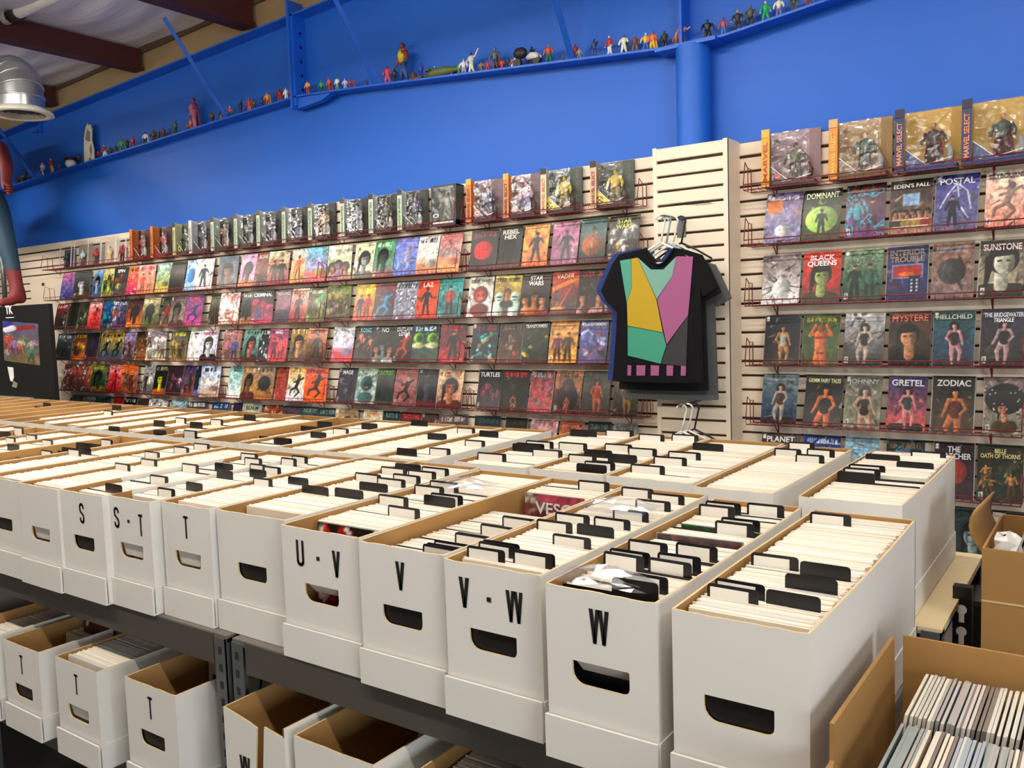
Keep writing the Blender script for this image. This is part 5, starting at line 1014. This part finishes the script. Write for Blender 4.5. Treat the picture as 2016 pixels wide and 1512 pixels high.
link('panel', MB().box(x1-.005, x1, y0, y1, cz, z1).mesh('panel', kraft), ct); link('base', MB().box(x0, x1, y0, y1, cz-.005, cz).mesh('base', kraft), ct)
rr = random.Random(5)
lcols = ['c8c2b4', 'ded6c4', '8f9692', 'a39d96', 'b4b0ae', 'd8ccb8', '74675e', 'bfb7ae', '9aa0a8']
LC = {}
def loose_mesh(c, w, h):
    if (c, h) not in LC:
        mb = MB(); n = 5
        for i in range(n):
            a, b = i/n, (i+1)/n; xa, xb = .02*a*a, .02*b*b
            mb.add([(xa, 0, a*h), (xa+.0042, 0, a*h), (xb+.0042, 0, b*h), (xb, 0, b*h), (xa, w, a*h), (xa+.0042, w, a*h), (xb+.0042, w, b*h), (xb, w, b*h)], [(0, 1, 2, 3), (4, 7, 6, 5), (0, 3, 7, 4), (1, 5, 6, 2)]+([(3, 2, 6, 7)] if i == n-1 else []))
        LC[(c, h)] = mb.mesh('loose_comic', flat(c, .6))
    return LC[(c, h)]
for row, (ya, zz, nm) in enumerate(((1.295, .29, 'rear'), (1.115, .283, 'front'))):
    x = -.272; k = 0
    while x < .1:
        run = lcols[(k//7*3+row*2+rr.choice((0, 0, 1))) % len(lcols)]; tilt = max(-.02, .02+.5*max(0, (x+.13))*(1 if row == 0 else .8))+rr.uniform(-.01, .01)
        o = link('loose_comic', loose_mesh(run, .166, zz), None, (x, ya+rr.uniform(-.004, .004), cz+.002), (0, tilt, 0))
        tag(o, '%s from the left, %s row of loose comics in the open carton' % (NW[k]+' old comic', nm), 'comic', 'loose comics in the %s row of the open carton' % nm)
        x += rr.uniform(.0046, .0054); k += 1
# rear carton with a bent flap
rc = carton('tall_carton', 'tall brown carton with a bent flap in the aisle behind the front carton', -.246, .12, 2.1, 2.46, EYE-1.0, EYE-.545)
link('fold_line', MB().box(-.246, .12, 2.0985, 2.1, EYE-.664, EYE-.660).mesh('fold_line', rim_m), rc)
fv = []; NF = 7
for i in range(NF):
    a = i/(NF-1); xx = -.244-.042*math.sin(a*2.3); z = EYE-.6+.115*a; 
    fv += [(xx, 2.2, z), (xx+.005, 2.2, z), (xx+.012, 2.44, z+.0), (xx+.017, 2.44, z+.0)]
link('flap', MB().add(fv, [f for i in range(NF-1) for f in ((4*i, 4*i+4, 4*i+6, 4*i+2), (4*i+1, 4*i+3, 4*i+7, 4*i+5), (4*i, 4*i+1, 4*i+5, 4*i+4), (4*i+2, 4*i+6, 4*i+7, 4*i+3))]+[(4*NF-4, 4*NF-3, 4*NF-1, 4*NF-2)]).mesh('flap', kraft, True), rc)
tag(link('carton_pile', MB().box(-.25, .125, 2.09, 2.47, 0, EYE-1.006).mesh('carton_pile', kraft)), 'closed brown carton standing under the tall flapped carton', 'carton')
for k in range(34):
    o = link('loose_comic', loose_mesh(lcols[(k//6*2+3) % 9], .166, .27), None, (-.225+k*.0085, 2.2, EYE-.78), (0, .12, 0))
    tag(o, '%s old comic from the left, standing on edge in the tall flapped carton' % NW[k], 'comic', 'loose comics in the tall carton')
tag(link('card_sheet', MB().box(-.17, .1, 2.435, 2.44, EYE-.8, EYE-.468).mesh('card_sheet', flat('dfa04a'))), 'orange card sheet standing at the back of the tall carton', 'card')
mb = MB().ball((-.205, 2.17, EYE-.575), .032, .055, .05, 0, 10, 8); rb = random.Random(8)
mb.v = [tuple(c+rb.uniform(-.009, .009) for c in v) for v in mb.v]
tag(link('plastic_bag', mb.mesh('plastic_bag', mat('cloudy_bag', 'd6d0c8', .45))), 'cloudy white plastic bag tucked inside the tall carton flap', 'plastic bag')
# black keyhole upright and low shelf unit behind the table
P = ony(1893, 1215, 2.3)
ku = thing('keyhole_upright', 'black steel upright with white keyhole slots beside the tall carton', 'shelving', (P[0], 2.3, 0))
link('post', MB().box(-.02, .022, 0, .03, 0, P[2]+.075).mesh('post', black_c), ku)
for py in (1203, 1246):
    q = ony(1884, py, 2.3); link('keyhole', MB().add([(.012*math.cos(2*math.pi*k/14), -.0006, .012*math.sin(2*math.pi*k/14)+.006) for k in range(14)], [tuple(range(14))]).box(-.006, .006, -.0008, -.0002, -.026, .0).mesh('keyhole', plain_w), ku, (0, -.001, q[2]))
P2 = ony(1905, 1180, 2.6)
tag(link('low_cabinet', MB().box(P2[0]-.03, P2[0]+.1, 2.55, 2.95, 0, P2[2]-.0).box(P2[0]-.035, P2[0]+.1, 2.545, 2.955, P2[2]-.0, P2[2]+.015, 1).mesh('low_cabinet', [flat('2c2826'), flat('4a4038')])), 'dark low cabinet in the aisle behind the keyhole upright', 'cabinet')

# ---------------------------------------------------------------- shirts and hangers
YS = 4.06
def sp(cx, cy_, y=YS): return ony(1160+cx/3.6, 400+cy_/3.6, y)
OUTL = [(360, 330), (400, 318), (425, 370), (450, 420), (490, 440), (530, 425), (570, 375), (605, 318), (650, 322), (790, 365), (830, 440), (905, 600), (800, 662), (782, 600), (790, 800), (812, 1268), (700, 1274), (480, 1272), (300, 1268), (165, 1262), (190, 900), (205, 650), (195, 772), (120, 700), (78, 622), (160, 440), (215, 365)]
def wob(p): return .003*math.sin(p.x*24)+.004*math.sin(p.x*11+p.z*5)
def cloth(name, pts, y0, th, m, parent=None, cuts=2, off=0.0):
    bm = bmesh.new(); vs = [bm.verts.new((q.x, y0, q.z)) for q in pts]; ed = [bm.edges.new((vs[i], vs[(i+1) % len(vs)])) for i in range(len(vs))]
    bmesh.ops.triangle_fill(bm, use_beauty=True, use_dissolve=False, edges=ed, normal=(0, -1, 0))
    bmesh.ops.subdivide_edges(bm, edges=bm.edges[:], cuts=cuts, use_grid_fill=True)
    for f in bm.faces:
        f.normal_update()
        if f.normal.y > 0: f.normal_flip()
    if th:
        r = bmesh.ops.extrude_face_region(bm, geom=bm.faces[:]); bmesh.ops.translate(bm, vec=(0, th, 0), verts=[e for e in r['geom'] if isinstance(e, bmesh.types.BMVert)])
    for v in bm.verts: v.co.y += wob(v.co)+off
    me = bpy.data.meshes.new(name); bm.to_mesh(me); bm.free(); me.materials.append(m); return link(name, me, parent)
fab = mat('black_cotton', '0b0a0d', .9, spec=.2, bump=.15, bscale=300)
sh = thing('tshirt', 'black short-sleeved shirt with coloured patch blocks, hanging in front', 'shirt')
cloth('shirt_body', [sp(*q) for q in OUTL], YS, .022, fab, sh, 4)
PATCH = [('4a9480', [(224, 408), (300, 395), (304, 600), (270, 705)]), ('b09214', [(302, 395), (345, 386), (480, 682), (528, 915), (275, 868), (272, 705), (306, 600)]), ('709e90', [(347, 386), (440, 470), (530, 470), (618, 378), (590, 520), (483, 680)]),
         ('96507a', [(620, 376), (735, 378), (700, 795), (555, 1000), (486, 684), (592, 520)]), ('358c72', [(275, 872), (530, 919), (552, 1010), (510, 1138), (275, 1080)]), ('2b2a2e', [(700, 800), (690, 1155), (515, 1138), (558, 1008)])]
for c, pts in PATCH: cloth('print_block', [sp(*q) for q in pts], YS, 0, flat(c, .8), sh, 3, -.004)
for a, b in ((274, 300), (336, 398), (437, 500), (555, 602), (655, 690)): cloth('print_block', [sp(*q) for q in ((a, 1148), (b, 1150), (b-3, 1222), (a-2, 1222))], YS, 0, flat('96507a', .8), sh, 2, -.004)
rim = [sp(*q) for q in OUTL[1:8]]
link('collar', MB().tube([(q.x, YS-.004+wob(q), q.z) for q in rim], .007, 6).mesh('collar', fab, True), sh)
for dx, dz_, y, c, lab, sc in ((-.03, .005, 4.105, '1c2f72', 'navy shirt, second on the rail, its sleeve edge showing left', 1.0), (.03, -.02, 4.15, '17161a', 'black shirt, third on the rail, behind the navy one', .97), (.075, -.055, 4.195, '5b5d5c', 'dark grey shirt, rearmost on the rail', 1.0)):
    s2 = thing('tshirt', lab, 'shirt'); pts = []
    c0 = sp(490, 700, y)
    for q in OUTL:
        p = sp(*q, y); p = c0+(p-c0)*sc; p.x += dx; p.z += dz_
        if q[1] > 1200: p.z -= .035 if dx > 0 else .0
        pts.append(p)
    cloth('shirt_body', pts, y, .014, mat('cotton_'+c, c, .85), s2)
def hanger(xc, y, z, m, label, w=.165, rz=0):
    t = thing('coat_hanger', label, 'hanger', (xc, y, z), (0, 0, rz), 'hangers on the pilaster')
    hk = [(-.028*math.cos(a)*-1-.0, 0, .028*math.sin(a)+.03) for a in [math.radians(q) for q in range(-20, 215, 20)]]
    hk = [(.026*math.cos(math.radians(q)), 0, .026*math.sin(math.radians(q))) for q in range(170, -40, -20)]
    link('hook', MB().tube(hk+[(.012, 0, -.06), (.0, 0, -.115)], .005, 6).mesh('hook', m, True), t)
    link('shoulder_bar', MB().tube([(0, 0, -.11), (-w*.5, 0, -.15), (-w, 0, -.2), (-w*.98, 0, -.215), (w*.98, 0, -.215), (w, 0, -.2), (w*.5, 0, -.15), (0, 0, -.11)], .0055, 6).mesh('shoulder_bar', m, True), t)
hz = ony(1298, 436, YS)
for dx, y, m, lab in ((0, YS+.011, plain_w, 'white hanger of the patch-block shirt'), (.012, 4.112, flat('8fb0ae'), 'pale green hanger of the navy shirt'), (.03, 4.157, plain_w, 'white hanger of the black shirt behind'), (.055, 4.2, black_p, 'black hanger of the rearmost grey shirt')):
    hanger(hz.x+dx, y, hz.z+.005, m, lab+', top of the pilaster')
fa = thing('faceout_arm', 'grey steel arm on the pilaster holding the shirts', 'bracket')
bp = ony(1340, 445, PY)
link('plate', MB().box(bp.x-.02, bp.x+.03, PY-.004, PY-.001, bp.z-.06, bp.z+.045).mesh('plate', post_m), fa)
link('arm', MB().box(hz.x-.004+.02, hz.x+.014+.02, YS-.02, PY-.003, hz.z+.022, hz.z+.03).mesh('arm', post_m), fa)
h2 = ony(1345, 808, 4.08)
fa2 = thing('faceout_arm', 'short grey arm low on the pilaster holding empty hangers', 'bracket')
link('arm', MB().box(h2.x-.006, h2.x+.01, 4.03, PY-.002, h2.z+.026, h2.z+.034).mesh('arm', post_m), fa2)
for k, (y, m) in enumerate(((4.06, plain_w), (4.11, plain_w), (4.16, black_p))): hanger(h2.x+.0+.012*k, y, h2.z+.005, m, ['front white empty hanger above the back-row boxes', 'second white empty hanger above the back-row boxes', 'black empty hanger above the back-row boxes'][k], rz=.25)

# ---------------------------------------------------------------- black display stand, mannequin, duct
bx0, bx1, by0, by1, bz = -8.25, -7.19, 3.6, 3.635, EYE+.205
ds = thing('display_stand', 'tall black display stand with a printed poster panel, far left', 'display stand')
link('display_board', MB().box(bx0, bx1, by0, by1, 0, bz).mesh('display_board', black_c), ds)
tag(link('pedestal', MB().box(-8.75, -7.82, 3.66, 3.88, 0, bz-.012).box(-8.77, -7.81, 3.65, 3.89, bz-.012, bz-.002).mesh('pedestal', black_c)), 'tall black pedestal behind the display board, carrying the mannequin', 'pedestal')
def pst(px, py): return ony(px, py, by0)
A, B = pst(10, 640), pst(72, 715)
sp_ = ('448 654 b85 586', 'cc', '', '', '')
a = paint(sp_, 40, 60, 11); AA = None
art = Art(40, 60, hx('446'), hx('653'), 12)
for k in range(16): art.man(art.r.uniform(.1, .9), art.r.uniform(.0, .6), art.r.uniform(.35, .6), art.r.choice([hx('999'), hx('c64'), hx('475'), hx('86a'), hx('bb7'), hx('b43')]), (.8, .65, .5), pose=art.r.random())
art.cap(.25, 1.25, .85, 1.4, .08, hx('822')); art.cap(.1, 1.2, .3, 1.3, .1, hx('dde')); art.cap(.05, 1.4, .2, 1.5, .1, hx('338'))
link('poster', ink_grid('poster', art.a, B.x-A.x+.12, A.z-B.z+.02, 0, print_m, 0), ds, ((A.x+B.x)/2, by0-.002, B.z), (0, .06, 0))
c = pst(18, 610); link('lettering', text_mesh('TK', .13, .075, plain_w, .03), ds, (c.x, by0-.002, c.z)); link('lettering_line', MB().box(c.x-.07, c.x+.08, by0-.002, by0-.0005, c.z-.07, c.z-.064).mesh('lettering_line', plain_w), ds)
c = pst(22, 738); link('white_badge', MB().prism([(c.x-.05, by0-.001, c.z+.07), (c.x+.05, by0-.001, c.z+.065), (c.x+.05, by0-.001, c.z-.02), (c.x+.02, by0-.001, c.z-.06), (c.x-.02, by0-.001, c.z-.05)], (0, -.002, 0)).mesh('white_badge', plain_w), ds)
c = pst(29, 757); link('green_badge', MB().prism([(c.x-.05, by0-.001, c.z-.02), (c.x+.03, by0-.001, c.z-.03), (c.x+.06, by0-.001, c.z+.01), (c.x-.01, by0-.001, c.z+.03)], (0, -.002, 0)).mesh('green_badge', flat('7d8a6a')), ds)
c = pst(40, 781); link('ledge', MB().box(bx0, c.x+.24, by0-.05, by0-.001, c.z-.04, c.z).mesh('ledge', flat('77736a')), ds)
# mannequin
def mannequin():
    Y = 3.78
    q = lambda px, py, y=Y: ony(px, py, y)
    hip, kn, an, toe = q(-10, 398), q(18, 500), q(36, 572), q(44, 599, 3.7)
    pel = q(-45, 385); hipl, knl, anl = q(-75, 400, 3.85), q(-95, 500, 3.9), q(-100, 575, 3.92)
    chest, neck, head = q(-45, 300), q(-40, 245), q(-38, 200)
    sho, elb, wr, fist = q(0, 290), q(14, 330, 3.68), q(11, 362, 3.62), q(18, 374, 3.6)
    shl, ell, wrl = q(-95, 290), q(-120, 340), q(-115, 390)
    an.z = bz+.09; toe.z = bz+.035; anl.z = bz+.09; toel = Vector((anl.x+.02, anl.y-.12, bz+.035))
    an.z = bz+.1; heel = an+Vector((-.01, .05, -.055)); mid = an+Vector((.03, -.09, -.055)); toe = an+Vector((.05, -.2, -.068))
    V = [pel, hip, kn, an, toe, hipl, knl, anl, toel, chest, neck, head, sho, elb, wr, fist, shl, ell, wrl, heel, mid]
    E_ = [(0, 1), (1, 2), (2, 3), (3, 19), (3, 20), (20, 4), (0, 5), (5, 6), (6, 7), (7, 8), (0, 9), (9, 10), (10, 11), (9, 12), (12, 13), (13, 14), (14, 15), (9, 16), (16, 17), (17, 18)]
    R_ = [.15, .12, .078, .052, .032, .11, .075, .055, .05, .16, .06, .11, .07, .055, .04, .05, .07, .055, .045, .042, .045]
    me = bpy.data.meshes.new('mannequin_body'); me.from_pydata([tuple(v) for v in V], E_, []); o = link('mannequin_body', me)
    sk = o.modifiers.new('skin', 'SKIN')
    for i, r in enumerate(R_): me.skin_vertices[0].data[i].radius = (r, r)
    me.skin_vertices[0].data[0].use_root = True
    sb = o.modifiers.new('sub', 'SUBSURF'); sb.levels = 2; sb.render_levels = 2
    dg = bpy.context.evaluated_depsgraph_get(); m2 = bpy.data.meshes.new_from_object(o.evaluated_get(dg)); bpy.data.objects.remove(o)
    for c in ('1e3a4c', '6e1f20'): m2.materials.append(flat(c, .7))
    for p in m2.polygons:
        c = p.center; p.use_smooth = True
        boot = c.z < bz+.33; arm = c.z > EYE+1.15 and (c.y < 3.74 or c.x > -7.72) or c.z > EYE+1.5
        p.material_index = 1 if (boot or arm) else 0
    t = thing('display_mannequin', 'life-size mannequin in dark blue trousers, red sleeves and red boots on the black stand', 'mannequin')
    link('body', m2, t)
    ft = MB()
    for k, (a, r) in enumerate(((0, .011), (1, .012), (2, .011), (3, .009))):
        b = fist+Vector((.03, -.03, .03-.022*k)); ft.tube([b, b+Vector((.035, -.01, 0)), b+Vector((.03, .025, -.006))], r, 6)
    ft.tube([fist+Vector((0, -.04, .03)), fist+Vector((.03, -.055, .0))], .012, 6)
    link('fingers', ft.mesh('fingers', flat('6e1f20'), True), t)
    tag(link('support_pole', MB().tube([tuple(q(2, 470, 3.9)-Vector((.0, 0, 0))), (q(10, 590, 3.9).x, 3.9, bz)], .022, 10).mesh('support_pole', post_m, True)), 'grey pole propping the mannequin on the black stand', 'pole')
mannequin()
# duct elbow and round diffuser
dc = ony(42, 213, 3.0)
du = thing('spiral_duct', 'galvanised round duct elbow with a round louvred diffuser, top left', 'duct', tuple(dc))
R = .145
secs = []
for k in range(6):
    a = math.radians(18*k); cx, cz_ = -.155+.155*math.cos(a), .07+.155*math.sin(a); secs.append((cx, cz_, a))
mb = MB(); n = 32; rings = [(0, .0, 0.0)]+secs+[(-1.6, .225, math.radians(90))]
for k in range(len(rings)-1):
    seg = MB(); P = []
    for (cx, cz_, a) in (rings[k], rings[k+1]):
        for i in range(n):
            t = 2*math.pi*i/n; ox = R*math.cos(t); P.append((cx+ox*math.cos(a), R*math.sin(t), cz_+ox*math.sin(a)))
    link('duct_gore', seg.add(P, [(i, (i+1) % n, n+(i+1) % n, n+i) for i in range(n)]).mesh('duct_gore', galv, True), du)
    if 0 < k < len(rings):
        sm = [Vector(p) for p in P[:n]]; cc = sum(sm, Vector())/n; sm = [cc+(p-cc)*1.01 for p in sm]
        link('seam_ring', MB().tube(sm+[sm[0]], .007, 6, cap=False).mesh('seam_ring', galv, True), du)
link('diffuser_rim', MB().lathe([(R*1.0, .0), (R+.05, -.03), (R+.055, -.045), (R+.02, -.05), (R-.0, -.045)], n=40).mesh('diffuser_rim', flat('c0bbb0', .4), True), du)
for k in range(4):
    r0 = R-.008-k*.034
    link('louvre_ring', MB().lathe([(r0, -.047), (r0-.025, -.027)], n=36).mesh('louvre_ring', flat('8d8a82', .4), True), du)
link('throat', MB().lathe([(R-.001, -.02), (.001, -.02)], n=30).mesh('throat', flat('222'), True), du)
p1, p2 = onz(-40, 62, EYE+2.36), onz(110, -12, EYE+2.36)
cpipe = thing('ceiling_pipe', 'white pipe with a dark clamp under the roof insulation, top left corner', 'pipe')
link('pipe', MB().tube([p1, p2], .045, 12).mesh('pipe', plain_w, True), cpipe)
pm = p1+(p2-p1)*.5; link('clamp', MB().tube([pm-(p2-p1).normalized()*.07, pm+(p2-p1).normalized()*.05], .055, 10).mesh('clamp', flat('2a2524'), True), cpipe)
dup = [k for k, v in SEEN.items() if len(v) > 1 and 'loose comic' not in k]
print('DUPLICATE LABELS', len(dup), dup[:10]); print('LONG', [k for k in SEEN if len(k.split()) > 16 or len(k.split()) < 4][:20]); print('THINGS', sum(len(v) for v in SEEN.values()))
